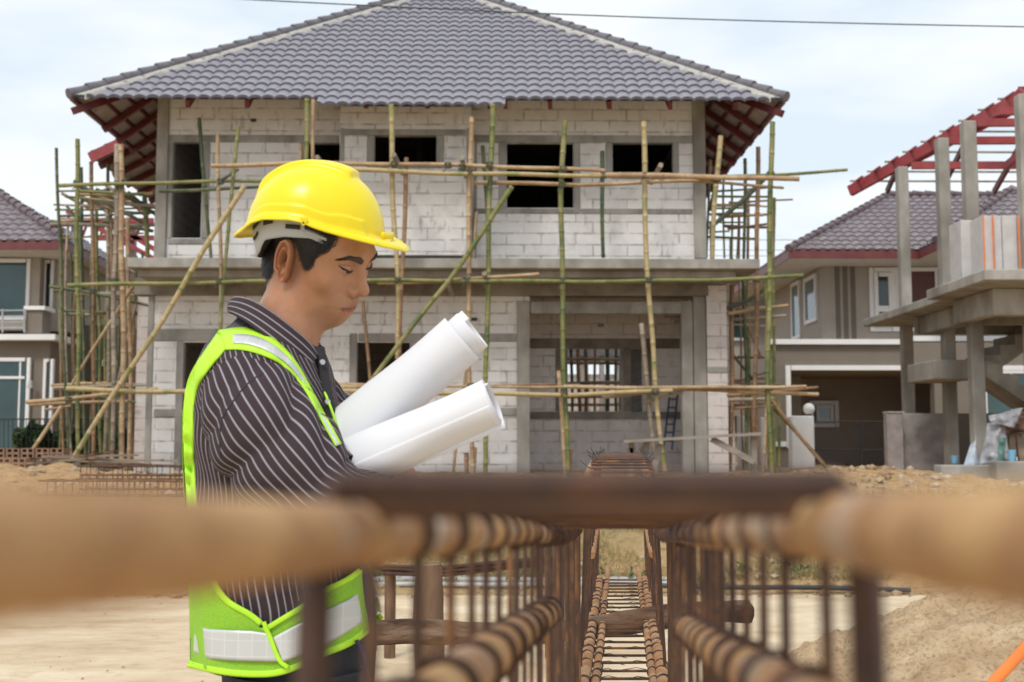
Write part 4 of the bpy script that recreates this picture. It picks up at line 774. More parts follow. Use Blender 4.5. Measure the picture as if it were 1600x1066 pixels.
for i, Y in enumerate(ys_):
    Y += random.uniform(-.008,.008) if Y > .45 else 0; r = (.0042 if i < 2 else .0023) if Y < 1.75 else .0031; z1 = zt(Y)+.0103 if i > 1 else (Z_(760,.298,900) if i == 0 else Z_(790,.325,900)); z0 = zb(Y)-.009
    a, b = (-.0785 if Y < 2.24 else -.0895), (.0645 if Y < 1.54 else .0895)
    if i == 0: a, b = -.075, .0595
    if i == 1: a, b = -.0835, .0665
    if 1.54 <= Y < 2.24: b = .0645+.0357*(Y-1.54)
    wt = 1 if Y < 2.4 else .80
    sk_ = random.uniform(-.010,.010) if Y > .45 else 0; lk = random.uniform(-.004,.004) if Y > .7 else 0
    P = [(a*wt+.006,z1),(b*wt-.006,z1),(b*wt,z1-.006),(b+lk,z0+.007),(b-.007,z0),(a+.007,z0),(a-lk,z0+.007),(a*wt,z1-.006),(a*wt+.006,z1+.0004)]
    pts = []
    for (u0, v0), (u1, v1) in zip(P[:-1], P[1:]):
        L_ = math.hypot(u1-u0, v1-v0); k = max(1, int(L_/.06))
        for j in range(k): pts.append((u0+(u1-u0)*j/k, v0+(v1-v0)*j/k))
    Q = [(cgx(u, Y), Y+sk_*(u/.07)*.5+.0018*math.sin(v_*30+i), v_) for u, v_ in pts]
    st = MB(); st.tube(Q, r, 7, closed=True)
    o = st.build('stirrup', M['rust_tie'] if i % 3 == 0 else M['rust_leg'], cage)
    if Y < 2.1:       # the hooks turned round the upper bars
        for off, zf, q in ((OL,zt,.0101),(OR,zt,.0101),(OL+.0014,zmL,.0130),(OR+.0028,zmR,.0124)):
            if (q > .011 and (Y > 1.12 or Y < .35)) or Y < .35: continue
            hk = MB(); c0 = np.array([cgx(off,Y), Y+random.uniform(-.004,.008), float(zf(Y))]); A_ = np.linspace(-2.3, random.uniform(2.4,3.4), 18); tl = random.uniform(.002,.007)
            hk.tube([c0+np.array([q*math.sin(t), tl*t*.5, q*math.cos(t)]) for t in A_], .0019, 6); hk.build('hook', M['rust_tie'], o)
tw = MB()
for Y in np.arange(2.2, 4.2, .091):
    for off, rr_ in ((-.0785,.0150), (.0785,.0150), (-.0525,.0100), (.061,.0100)):
        if random.random() < .12: continue
        c0 = np.array([cgx(off,Y), Y+random.uniform(-.016,.016), zb(Y)+.003]); tl = random.uniform(.002,.010); tw.tube([c0+np.array([rr_*math.sin(t), tl*math.sin(t), rr_*math.cos(t)]) for t in np.linspace(0,6.28,12)], .0019, 4)
    for k in range(2):
        c0 = np.array([cgx(random.choice([-.05,.05]),Y), Y, zb(Y)-.007]); an = random.uniform(-.6,.6); sg = -1 if c0[0] > cgx(0,Y) else 1; tw.tube([c0, c0+np.array([sg*.02, .01*an, .003]), c0+np.array([sg*random.uniform(.03,.06), .04*an, -.004])], .0010, 3)
for k in range(50):
    Y = random.uniform(2.6,4.3); c0 = np.array([cgx(random.choice([-.07,.07]),Y), Y, zt(Y)+.009]); tw.tube([c0, c0+np.array([random.uniform(-.025,.025), 0, random.uniform(.0,.028)])], .0011, 3)
o = tw.build('wire_ties', M['wire'], cage); o['kind'] = 'stuff'
# logs that carry the cage
def logm(name, pts, r, mat, par=None, rough_=.30, n=18):
    P = np.array([list(p) for p in pts]); d = np.r_[0, np.cumsum(np.linalg.norm(np.diff(P, axis=0), axis=1))]; m_ = max(12, int(d[-1]/.02)); s_ = np.linspace(0, d[-1], m_)
    Q = np.stack([np.interp(s_, d, P[:,k]) for k in range(3)], 1); Q += .012*np.stack([np.sin(s_*5), np.cos(s_*4), np.sin(s_*7+1)], 1)
    T = (Q[-1]-Q[0]); T /= np.linalg.norm(T); u = np.cross(T, [0,1,0.1]); u /= np.linalg.norm(u); v_ = np.cross(T, u); G = []
    for i, q in enumerate(Q):
        row = []
        for j in range(n*2):
            a = j/(n*2)*2*math.pi; nn = mnoise.noise(Vector((s_[i]*3, math.cos(a)*1.1, math.sin(a)*1.1)))+.5*mnoise.noise(Vector((s_[i]*14, math.cos(a)*3, math.sin(a)*3+7)))
            rr_ = r*(1+rough_*nn); row.append(q+rr_*(math.cos(a)*u+math.sin(a)*v_))
        G.append(row)
    mb = MB(); mb.grid(np.array(G), wrap=True, caps=True); return mb.build(name, M[mat], par)
lg = logm('support_log', [W(520,1004,3.05), W(700,990,3.1), W(960,974,3.18), W(1176,960,3.25)], .0295, 'log')
tag(lg, 'long crooked bark-covered log lying crosswise under the rebar cage', 'log')
ps = logm('support_post', [W(679,1075,3.24)*[1,1,0]+[0,0,-.05], W(677,888,3.24)], .036, 'post'); tag(ps, 'upright wooden post left of the cage, holding the long log', 'post', 'posts beside the cage')
ps = logm('support_post', [W(1117,1075,3.43)*[1,1,0]+[0,0,-.05], W(1119,862,3.43)], .0245, 'rust_tie'); tag(ps, 'upright dark post just right of the cage', 'post', 'posts beside the cage')
# bundle of dark bars lying behind the man
bn = thing('rod_bundle', 'bundle of dark rusty rods resting behind the wooden post', 'rod bundle', W(650,905,7.5))
for k in range(12):
    b_ = MB(); yy = 7.3+.05*(k % 4); b_.tube([W(575+k*3,884+(k//4)*5+math.sin(k)*2,yy), W(690,887+(k//4)*6,yy), W(900-k*4,868+(k//4)*6,yy+.4)], .012, 6); b_.build('rod', M['rust_tie'], bn)
for x_ in (610, 860): b_ = MB(); b_.tube([W(x_,889,7.45), W(x_,889,7.45)*[1,1,0]], .035, 8); b_.build('stand', M['post'], bn)
# orange pipe bottom right
b_ = MB(); b_.tube([W(1655,935,3.2), W(1600,1015,3.05), W(1535,1085,2.95)*[1,1,1]], .014, 14); ob = b_.build('orange_pipe', M['orange']); tag(ob, 'thin bright orange pipe sticking out over the sand at the bottom right', 'pipe')
# dry grass on the bank, stones and chips
V, F = [], []
for i in range(42000):
    y_ = 10.9+rng.random()**1.3*3.2; x_ = (rng.random()-.5)*y_*1.0+ .05*y_
    if mnoise.noise(Vector((x_*.8, y_*.8, 9))) < -.2: continue
    z_ = gh(x_, y_); h_ = .03+.10*rng.random(); a = rng.random()*6.28; dx, dy = .004*math.cos(a), .004*math.sin(a); lx, ly = .05*rng.normal(), .05*rng.normal(); k = len(V)
    V += [(x_-dx,y_-dy,z_-.01),(x_+dx,y_+dy,z_-.01),(x_+lx,y_+ly,z_+h_)]; F.append((k,k+1,k+2))
mb = MB(); mb.add(V, F); tag(mb.build('grass', pm('dry_grass_blades', (.38,.28,.13), (.27,.22,.09), 3, .9, 0, c3=(.16,.17,.06))), 'dry yellowing grass tufts on the bank behind the road', 'grass', kind='stuff')
bm = bmesh.new(); bmesh.ops.create_icosphere(bm, subdivisions=1, radius=1); ICO_V = [tuple(v_.co) for v_ in bm.verts]; ICO_F = [tuple(v_.index for v_ in f.verts) for f in bm.faces]; bm.free()
mb = MB()
for i in range(3200):
    zone = rng.random()
    if zone < .30: y_ = 10.4+rng.random()*1.0; x_ = (rng.random()-.5)*10
    elif zone < .85: y_ = 13+rng.random()*5; x_ = 4.2+rng.normal()*2.6 if zone < .70 else -6+rng.normal()*2.5
    else: y_ = 3+rng.random()*7; x_ = (rng.random()-.5)*y_
    s_ = (.012+.03*rng.random()**2) if y_ < 10 else (.02+.13*rng.random()**4); 
    if y_ < 10: s_ *= .6
    if y_ < 10 and x_ > .6 : continue
    z_ = gh(x_, y_) if y_ > 10.7 else .005
    s_ *= (.55 if y_ > 12.8 else .38); sq = rng.uniform(.7,1.3,3)*[1,1,.7]
    mb.add([(x_+q[0]*s_*sq[0]*(.8+.4*rng.random()), y_+q[1]*s_*sq[1]*(.8+.4*rng.random()), z_+q[2]*s_*sq[2]*(.8+.4*rng.random())+s_*.2) for q in ICO_V], ICO_F)
tag(mb.build('rubble', pm('pale_stones', (.44,.32,.20), (.28,.19,.11), 1.5, .95, 0, c3=(.56,.50,.42))), 'small stones and chips scattered on the road edge and lot', 'rubble', kind='stuff')
mb = MB()
for i in range(36):
    y_ = 10.7+rng.random()*.35; x_ = -2.3+rng.normal()*.7 if i % 2 else 1.2+rng.normal()*1.2; c = np.array([x_, y_, gh(x_,y_)+.05])
    for j in range(30):
        d = rng.normal(size=3)*[.07,.05,.025]; u = rng.normal(size=3)*.012; v_ = rng.normal(size=3)*.012; mb.add([c+d-u, c+d+v_, c+d+u, c+d-v_], [(0,1,2,3)])
tag(mb.build('weeds', pm('weed_leaves', (.10,.16,.045), (.06,.10,.03), 3, .7, 0)), 'low green weeds growing along the pipes', 'weeds', kind='stuff')
for i, (x0, x1, y0, Y) in enumerate(((590,665,906,11.25),)):
    b_ = MB(); b_.beam(W(x0,y0-4,Y), W(x1,y0-5,Y), .10, .06); tag(b_.build('red_board', M['redsteel_b']), 'faded red board lying behind the long grey pipe', 'board')
# ============================================================ THE MAN
def Rm(yaw, pit, rol):
    cy, sy = math.cos(yaw), math.sin(yaw); cp, sp = math.cos(pit), math.sin(pit); cr, sr = math.cos(rol), math.sin(rol)
    return np.array([[cy,-sy,0],[sy,cy,0],[0,0,1]])@np.array([[cp,0,sp],[0,1,0],[-sp,0,cp]])@np.array([[1,0,0],[0,cr,-sr],[0,sr,cr]])
HR = Rm(math.radians(-19.8), math.radians(27.5), math.radians(15)); HT = np.array([-.2986, 2.03, 1.6234]); HS = .958
def toW(P): return (np.asarray(P)*HS)@HR.T+HT
def toL(P): return ((np.asarray(P)-HT)@HR)/HS
man = thing('person', 'man in a dark striped shirt looking down, holding rolled plans', 'person', (-.30, 2.03, 0))
M['skin'] = None
m, nt, p = newmat('skin'); at = nd(nt, 'VertexColor'); at.layer_name = 'Col'; v = coords(nt); n1 = noise(nt, v, 40, 5); n2 = noise(nt, v, 420, 4)
c = mixc(nt, ramp(nt, n1, (.38, 0.0), (.66, .55)), at.outputs[0], (.36,.15,.08)); nt.links.new(c, p.inputs['Base Color']); p.inputs['Roughness'].default_value = .42
p.inputs['Subsurface Weight'].default_value = .08; p.inputs['Subsurface Radius'].default_value = (.008,.003,.002); p.inputs['Subsurface Scale'].default_value = 1.0; n3 = noise(nt, v, 12, 4); c = mixc(nt, ramp(nt, n3, (.4, 0.0), (.65, .35)), c, (.46,.27,.16)); nt.links.new(c, p.inputs['Base Color']); bump(nt, p, n2, .28, .002); M['skin'] = m
M['hair'] = pm('black_hair', (.008,.007,.008), (.018,.014,.013), 90, .6, .8, .004, stretch=(1,1,.3))
M['brow'] = pm('dark_brow_hair', (.045,.028,.02), (.06,.036,.025), 60, .6, 0)
# ---- head as an implicit shape, sampled outward from the middle of the skull
def ell(P, c, r):
    q = (P-np.array(c))/np.array(r); k0 = np.linalg.norm(q, axis=-1); k1 = np.linalg.norm(q/np.array(r), axis=-1)+1e-9; return k0*(k0-1)/k1
def cap_(P, a, b, ra, rb):
    a, b = np.array(a), np.array(b); d = b-a; t = np.clip(((P-a)@d)/(d@d), 0, 1); return np.linalg.norm(P-a-t[...,None]*d, axis=-1)-(ra+(rb-ra)*t)
def smin(a, b, k): h = np.maximum(k-np.abs(a-b), 0)/k; return np.minimum(a, b)-h*h*k*.25
def smax(a, b, k): return -smin(-a, -b, k)
NB = toL(W(442,545,2.04)); NT_ = np.array([-.02,0,-.055]); OCC = toL(W(436,412,2.05)); OCC[1] = 0
def head_sdf(P):
    Q = P*np.array([1,1,1.0]); A = P.copy(); A[...,1] = np.abs(A[...,1])
    d = ell(A, (-.012,0,.040), (.098,.077,.084))
    d = smin(d, ell(A, (.030,0,-.030), (.062,.064,.084)), .03)
    d = smin(d, ell(A, (.024,0,-.081), (.058,.057,.042)), .03)
    d = smin(d, ell(A, (.0640,0,-.109), (.020,.024,.018)), .022)
    d = smin(d, ell(A, (.052,.043,-.030), (.026,.020,.024)), .02)
    d = smin(d, ell(A, (.070,.022,.018), (.024,.030,.011)), .022)
    d = smin(d, ell(A, (.0645,0,-.074), (.0255,.034,.025)), .032)
    d = smin(d, ell(P, OCC, (.036,.044,.040)), .03)
    # eye sockets and lids
    d = smax(d, -ell(A, (.101,.032,-.003), (.019,.021,.012)), .014)
    d = smin(d, ell(A, (.0715,.032,-.004), (.0160,.0175,.0130)), .005)
    # nose
    d = smin(d, cap_(A, (.083,0,.004), (.104,0,-.034), .0078, .0105), .013)
    d = smin(d, ell(A, (.1055,0,-.038), (.0125,.0115,.0105)), .008)
    d = smin(d, ell(A, (.0920,.0150,-.0440), (.0120,.0088,.0092)), .0055)
    d = smax(d, -ell(A, (.0990,.0074,-.0535), (.0078,.0042,.0056)), .003)
    # lips
    d = smin(d, ell(A, (.0855,0,-.0715), (.0125,.0245,.0066)), .004)
    d = smin(d, ell(A, (.0835,0,-.0832), (.0122,.0215,.0076)), .004)
    d = smax(d, -ell(A, (.0950,0,-.0774), (.0110,.0290,.0016)), .0025)
    # neck
    d = smin(d, cap_(P, NT_, NB, .052, .060), .030)
    return d
bm = bmesh.new(); bmesh.ops.create_icosphere(bm, subdivisions=7, radius=1); bm.verts.ensure_lookup_table()
D = np.array([v_.co[:] for v_ in bm.verts]); Fh = [[v_.index for v_ in f.verts] for f in bm.faces]; bm.free()
C0 = np.array([.012,0,-.012]); lo = np.full(len(D), .02); hi = np.full(len(D), .32)
# march outward to the first crossing from inside
tt = np.linspace(.02, .30, 90); prev = np.full(len(D), .02); found = np.zeros(len(D), bool); lo[:] = .02; hi[:] = .30
for t in tt:
    s_ = head_sdf(C0+D*t); new = (~found) & (s_ > 0); hi[new] = t; lo[new] = t-tt[1]+tt[0]; found |= new
for _ in range(18):
    mid = (lo+hi)/2; s_ = head_sdf(C0+D*mid[:,None]); lo = np.where(s_ < 0, mid, lo); hi = np.where(s_ < 0, hi, mid)
Lp = C0+D*((lo+hi)/2)[:,None]
# colours in local space, with shade painted into mouth, nostrils, creases and under jaw
def gs(P, c, r): return np.exp(-(((P-np.array(c))/np.array(r))**2).sum(-1))
AL = Lp.copy(); AL[:,1] = np.abs(AL[:,1])
col = np.tile(np.array([.47,.218,.113]), (len(Lp),1))
def blend(w_, c): 
    global col; w_ = np.clip(w_, 0, 1)[:,None]; col = col*(1-w_)+np.array(c)*w_
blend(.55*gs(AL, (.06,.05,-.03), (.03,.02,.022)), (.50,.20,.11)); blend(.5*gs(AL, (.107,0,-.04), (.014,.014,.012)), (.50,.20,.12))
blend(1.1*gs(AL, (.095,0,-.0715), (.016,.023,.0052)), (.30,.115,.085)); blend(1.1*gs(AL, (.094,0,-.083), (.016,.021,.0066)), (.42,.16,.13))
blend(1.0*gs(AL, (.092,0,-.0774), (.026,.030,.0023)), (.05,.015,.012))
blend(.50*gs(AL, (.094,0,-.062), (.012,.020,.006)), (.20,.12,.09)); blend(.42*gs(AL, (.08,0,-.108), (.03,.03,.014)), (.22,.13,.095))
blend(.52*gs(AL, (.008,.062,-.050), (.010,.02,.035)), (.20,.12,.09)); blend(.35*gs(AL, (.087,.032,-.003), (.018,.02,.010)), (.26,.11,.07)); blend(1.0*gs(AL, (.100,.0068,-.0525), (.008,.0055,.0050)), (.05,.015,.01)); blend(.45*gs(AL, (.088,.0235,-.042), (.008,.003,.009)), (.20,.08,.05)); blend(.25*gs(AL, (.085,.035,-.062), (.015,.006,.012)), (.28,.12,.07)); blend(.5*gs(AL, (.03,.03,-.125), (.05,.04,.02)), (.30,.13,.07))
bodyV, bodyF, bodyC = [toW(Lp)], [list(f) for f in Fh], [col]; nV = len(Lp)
hbv = BVHTree.FromPolygons([Vector(q) for q in bodyV[0]], Fh)
def pixray(px, py, bvh, far=6):
    r = Vector(FW+RT*(px-CX)/FPX-UP*(py-CY)/FPX); r.normalize(); h = bvh.ray_cast(Vector(CAM), r, far); return h
# ---- ears
def ear(side):
    global nV
    c0 = np.array([-.014, side*.0735, -.026]); G, Cc = [], []
    Nr, Na = 26, 64
    for i in range(Nr):
        u = i/(Nr-1)
        for j in range(Na):
            a = j/Na*2*math.pi
            # outline: egg, wide on top, lobe below; x forward
            ox = .0115*math.cos(a)*(1+.12*math.sin(a))-.003*math.sin(a); oz = .0405*math.sin(a)
            if math.sin(a) < -.5: ox = ox*.8+.003
            front = max(0, math.cos(a)); x_, z_ = ox*u, oz*u
            # relief across the radius
            helix = .0075*math.exp(-((u-.90)/.075)**2); scapha = -.0025*math.exp(-((u-.74)/.08)**2); anti = .0065*math.exp(-((u-.56)/.11)**2)*(1-front*.9); concha = -.0150*math.exp(-(u/.40)**2)
            lob = max(0, -math.sin(a)-.45)/.55; relief = (helix+scapha+anti)*(1-.75*lob)+concha*(1-lob*.7)
            tragus = .006*math.exp(-((a if a < math.pi else a-2*math.pi)+.15)**2/.12)*math.exp(-((u-.62)/.16)**2)
            flare = .010*(1-(x_/.0125*.5+.5))*1.0+.006      # stands off at the back
            y_ = flare+relief+tragus
            if u > .93: y_ -= .012*((u-.93)/.07)**1.5*(1+.5*(1-front))
            G.append(c0+np.array([x_, side*y_, z_])); q = .9*max(0, min(1, (.52-u)*3))*(1-.6*lob); base = np.array([.49,.225,.125]); red = np.array([.49,.185,.105]); cc = base*(1-.5*helix/.0075)+red*.5*helix/.0075+np.array([.09,.05,.035])*helix/.0075; cc = cc*(1-.85*q*.6/.54*.54)+np.array([.17,.05,.03])*q*.6; Cc.append(cc)  # shade painted into the ear hollow, highlight painted along the rim
    # back skin
    for j in range(Na):
        a = j/Na*2*math.pi; G.append(c0+np.array([.0125*math.cos(a)*.55, side*-.006, .0405*math.sin(a)*.62])); Cc.append(np.array([.44,.2,.12]))
    base = nV
    for i in range(Nr):
        for j in range(Na):
            k = (j+1) % Na; q = [base+i*Na+j, base+i*Na+k, base+(i+1)*Na+k, base+(i+1)*Na+j]; bodyF.append(q if side < 0 else q[::-1])
    Gs = np.array(G); ang = math.radians(3); ca, sa = math.cos(ang), math.sin(ang); R_ = Gs-c0; X2 = R_[:,0]*ca-R_[:,2]*sa; Z2 = R_[:,0]*sa+R_[:,2]*ca; Gs = np.stack([X2, R_[:,1], Z2], 1)+c0
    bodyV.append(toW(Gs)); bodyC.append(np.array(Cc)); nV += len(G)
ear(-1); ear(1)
# ---- neck/trunk/arms/hands under the clothes: capsule fields sampled to lofts, all in the one body mesh
def add_loft(rings, colr=(.45,.225,.13), caps=True):
    """rings: list of (centre, axis u, axis v, ru, rv)"""
    global nV
    n = 20; V = []
    for c, u, v_, ru, rv in rings:
        c, u, v_ = map(np.array, (c, u, v_))
        for j in range(n): a = j/n*2*math.pi; V.append(c+u*ru*math.cos(a)+v_*rv*math.sin(a))
    for i in range(len(rings)-1):
        for j in range(n): bodyF.append([nV+i*n+j, nV+i*n+(j+1) % n, nV+(i+1)*n+(j+1) % n, nV+(i+1)*n+j])
    bodyF.append([nV+j for j in range(n-1,-1,-1)]); bodyF.append([nV+(len(rings)-1)*n+j for j in range(n)])
    bodyV.append(np.array(V)); bodyC.append(np.tile(np.array(colr), (len(V),1))); nV += len(V)
def limb(pts, rad, colr=(.45,.225,.13), flat=1.0, up=(0,0,1)):
    P = np.array(pts, float); m_ = len(P); t = np.linspace(0, 1, m_); T = np.gradient(P, axis=0); R_ = []
    for i in range(m_):
        ti = T[i]/np.linalg.norm(T[i]); u = np.cross(ti, up); u /= np.linalg.norm(u)+1e-9; v_ = np.cross(u, ti); R_.append((P[i], u, v_, rad[i], rad[i]*flat))
    add_loft(R_, colr)
X0, Y0 = -.335, 2.07
def spine(z): return np.interp(z, [.9,1.2,1.45,1.55], [X0+.02, X0, X0-.035, X0-.01])
add_loft([((spine(z)+dx, Y0, z), (1,0,0), (0,1,0), rx, ry) for z, rx, ry, dx in ((.86,.09,.14,0),(.95,.09,.14,0),(1.1,.08,.13,0),(1.25,.085,.14,-.01),(1.38,.08,.14,-.02),(1.45,.06,.12,-.03),(1.50,.055,.07,-.01),(1.56,.05,.052,.0))])
SH = W(398,622,1.88); EL = W(500,798,1.84); WR = W(585,774,1.95)
SH2 = np.array([SH[0]+.05, 2.27, SH[2]]); EL2 = np.array([EL[0]+.05, 2.33, EL[2]-.02]); WR2 = W(545,805,2.14)
for a, b, c_ in ((SH,EL,WR), (SH2,EL2,WR2)):
    a, b, c_ = map(np.array, (a, b, c_)); P = [a, a+(b-a)*.33, a+(b-a)*.66, b-(b-a)*.06, b+(c_-b)*.06, b+(c_-b)*.35, b+(c_-b)*.7, c_]
    limb(P, [.055,.052,.046,.042,.042,.040,.032,.027])
# hands: palm, four fingers curled round the rolls and a thumb
def hand(wr, axis, across, curl, s=1.0):
    wr, ax, ac, cu = map(lambda q: np.array(q, float), (wr, axis, across, curl)); ax /= np.linalg.norm(ax); ac -= ax*(ac@ax); ac /= np.linalg.norm(ac); nn = np.cross(ax, ac); nn = nn if nn@cu > 0 else -nn
    sk_ = (.47,.235,.14)
    add_loft([(wr+ax*t*s, ac, nn, w_*s, h_*s) for t, w_, h_ in ((-.01,.026,.018),(.01,.030,.018),(.035,.038,.016),(.065,.042,.014),(.09,.040,.012),(.098,.034,.008))], sk_)
    for k, (o, L_) in enumerate(((-.030,.068),(-.010,.078),(.011,.073),(.031,.058))):
        b0 = wr+ax*.088*s+ac*o*s; d = ax.copy(); P = [b0-d*.01*s]; R_ = [.0095*s]
        for j, (fr, an) in enumerate(((.42,.5),(.32,.75),(.26,.6))):
            ca, sa = math.cos(an), math.sin(an); d2 = d*ca+np.cross(ac, d)*sa; d2n = d*ca-np.cross(ac, d)*sa; d = d2 if (d2@nn) > (d2n@nn) else d2n
            for q in (.5, 1.0): P.append(P[-1]+d*L_*fr*.5*s); R_.append((.0088-.0009*(j+q))*s)
        P.append(P[-1]+d*.004*s); R_.append(.004*s); limb(P, R_, sk_, up=tuple(ac))
    b0 = wr+ax*.025*s-ac*.030*s; d = ax*.6-ac*.75+nn*.25; d /= np.linalg.norm(d); P = [b0]; R_ = [.013*s]
    for j, (L_, b_) in enumerate(((.035,.0),(.030,.5),(.024,.4))): d = d+nn*b_; d /= np.linalg.norm(d); P.append(P[-1]+d*L_*s); R_.append((.0118-.0014*j)*s)
    P.append(P[-1]+d*.005*s); R_.append(.005*s); limb(P, R_, sk_, up=tuple(ac))
hand(WR, (.62,.70,.10), (-.1,.1,1), (0,1,.1), .98); hand(WR2, (.8,-.35,.15), (-.1,-.1,1), (0,-1,.1), .98)
# legs
for sy in (-.095, .095):
    limb([(X0+.02,Y0+sy,.93),(X0+.03,Y0+sy,.75),(X0+.035,Y0+sy,.52),(X0+.02,Y0+sy*1.05,.44),(X0+.0,Y0+sy*1.1,.28),(X0-.01,Y0+sy*1.15,.07)], [.068,.066,.056,.052,.048,.036])
mbb = MB(); mbb.v = [tuple(q) for q in np.concatenate(bodyV)]; mbb.f = bodyF; mbb.m = [0]*len(bodyF); mbb.sm = [True]*len(bodyF)
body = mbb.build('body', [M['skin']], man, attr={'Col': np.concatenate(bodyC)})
# ---- eyes: lash line and the dark slit, eyebrows from hairs, hair
def onhead(px, py, off=.001):
    h = pixray(px, py, hbv)
    return None if h[0] is None else np.array(h[0]+h[1]*off)
def local_path(L, off=.0012):
    out = []
    for q in L:
        q = np.array(q); w0 = toW(C0+(q-C0)*1.6); d = toW(C0)-w0; d /= np.linalg.norm(d); h = hbv.ray_cast(Vector(w0), Vector(d), 1)
        out.append(np.array(h[0]+h[1]*off) if h[0] is not None else toW(q))
    return out
for sy in (-1, 1):
    e = MB(); L = [(.0715,.0485,.0010),(.079,.043,-.0020),(.085,.037,-.0048),(.088,.031,-.0066),(.088,.024,-.0074),(.085,.0175,-.0072)]
    up_ = local_path([(a,b*sy,c+.0006) for a,b,c in L], .0014); dn = local_path([(a,b*sy,c-[0,.0022,.0040,.0046,.0040,.0018][i]) for i,(a,b,c) in enumerate(L)], .0005)
    e.tube(up_, [.0006,.0012,.0016,.0016,.0012,.0006], 6); e.build('eyelash', M['hair'], man)
    e = MB(); e.grid([up_, dn]); o = e.build('eye', glassy('dark_eye_%s' % ('right' if sy < 0 else 'left'), (.03,.015,.01), .1), man)
    # fold of the upper lid
    e = MB(); F_ = local_path([(.071,sy*.047,.004),(.079,sy*.042,.0045),(.085,sy*.034,.0045),(.086,sy*.024,.003)], .0002); e.tube(F_, [.0003,.0007,.0007,.0003], 5); e.build('eyelid_fold', pm('lid_crease', (.20,.085,.05), (.17,.07,.045), 30, .6, 0), man)
    e = MB(); V = []
    for k in range(520):
        t = rng.random(); bz = np.interp(t, [0,.3,.7,1], [.0135,.0185,.0195,.0115]); by = np.interp(t, [0,1], [.011,.053]); bx = np.interp(t, [0,.5,1], [.098,.09,.070]); th = np.interp(t, [0,.2,.7,1], [.0036,.0052,.0038,.0012])
        q = (bx, by*sy, bz+th*(rng.random()*2-1)); p0 = local_path([q, (q[0]-.003, q[1]+sy*.0055, q[2]+.0022*(1-t*1.6))], .0008)
        d = p0[1]-p0[0]; n_ = np.cross(d, toW(C0+[.1,0,0])-toW(C0)); n_ /= np.linalg.norm(n_)+1e-9
        e.add([p0[0]-n_*.0004, p0[0]+n_*.0004, p0[1]], [(0,1,2)])
    e.build('eyebrow', M['brow'], man)
# hair: a shell over the scalp plus short strands along its edge
from mathutils.geometry import intersect_point_tri_2d
def inpoly(x, y, poly):
    r = False; n = len(poly)
    for i in range(n):
        x0, y0 = poly[i]; x1, y1 = poly[i-1]
        if (y0 > y) != (y1 > y) and x < (x1-x0)*(y-y0)/(y1-y0)+x0: r = not r
    return r
# region in head-local (x, z): scalp behind the hairline, sideburn, nape
def px2loc(q):
    h = pixray(q[0], q[1], hbv); return None if h[0] is None else toL(np.array(h[0]))
HAIRPX = [(452,352),(530,358),(526,379),(514,390),(500,396),(492,404),(487,419),(480,420),(474,405),(470,392)]
SIDE = [px2loc(q) for q in HAIRPX]; SIDE = [(q[0], q[2]) for q in SIDE if q is not None]
NAPEPX = [(431,408),(428,425),(423,440),(415,448),(405,446)]
ABOVE = [px2loc(q) for q in ((430,374),(460,378),(462,350),(430,350))]; ABOVE = [(q[0], q[2]) for q in ABOVE if q is not None]; NAPE = [px2loc(q) for q in ((434,372),(431,405),(427,428),(420,441),(413,448))]; NAPE = [(q[0], q[2]) for q in NAPE if q is not None]; NAPE = NAPE+[(-.16, NAPE[-1][1]-.02), (-.16, .10), (NAPE[0][0], .10)]
def hairw(L):
    x, y, z = L; 
    if z > .052+.9*max(0, x-.03) and x < .085: return 1
    if inpoly(x, z, SIDE) or inpoly(x, z, ABOVE): return 1
    if inpoly(x, z, NAPE): return 1
    return 0
hv = np.array([hairw(q)*(1 if (x_ := mnoise.noise(Vector(q*260))) > -.9 else 0) for q in Lp])
mb = MB(); nrm = np.zeros((len(Lp),3)); WP = bodyV[0]; FA = np.array(Fh); fn = np.cross(WP[FA[:,1]]-WP[FA[:,0]], WP[FA[:,2]]-WP[FA[:,0]])
for k in range(3): np.add.at(nrm, FA[:,k], fn)
nrm /= np.linalg.norm(nrm, axis=1)[:,None]; dist = np.zeros(len(Lp))
nb = [[] for _ in range(len(Lp))]
for f in Fh:
    for k in range(3): nb[f[k]].append(f[(k+1) % 3])
sm_ = hv.astype(float)
for _ in range(15): sm_ = np.array([sm_[n_].mean()*.6+sm_[i]*.4 for i, n_ in enumerate(nb)])
selF = FA[(sm_[FA] > .74).all(1)]; used = np.unique(selF); remap = -np.ones(len(Lp), int); remap[used] = np.arange(len(used))
hV = WP[used]+nrm[used]*(.0004+.0032*np.clip((sm_[used]-.74)/.25,0,1))[:,None]*(1+.25*np.array([mnoise.noise(Vector(q)*180) for q in WP[used]]))[:,None]
mb.add(hV, [tuple(remap[f]) for f in selF], 0, True)
cand = np.where((sm_ > .10) & (sm_ < .97))[0]; backl = toW(np.array([-.6,0,-.8]))-toW(np.zeros(3)); backl /= np.linalg.norm(backl)
cand2 = np.where((sm_ >= .97) & (Lp[:,2] < .09))[0]; pick = np.concatenate([rng.choice(cand, 9000), rng.choice(cand2, 7000)])
for i in pick:
    if rng.random() > sm_[i]*1.1: continue
    n_ = nrm[i]; dn = backl-n_*(backl@n_); dn /= np.linalg.norm(dn)+1e-9; dn = dn+rng.normal(size=3)*.18; sd_ = np.cross(dn, n_); sd_ /= np.linalg.norm(sd_)+1e-9
    L_ = .005+.006*rng.random(); p0 = WP[i]+n_*(.0006+(.003 if sm_[i] > .9 else 0)); mb.add([p0-sd_*.00035, p0+sd_*.00035, p0+dn*L_+n_*.0022], [(0,1,2)])
mb.build('hair', M['hair'], man)
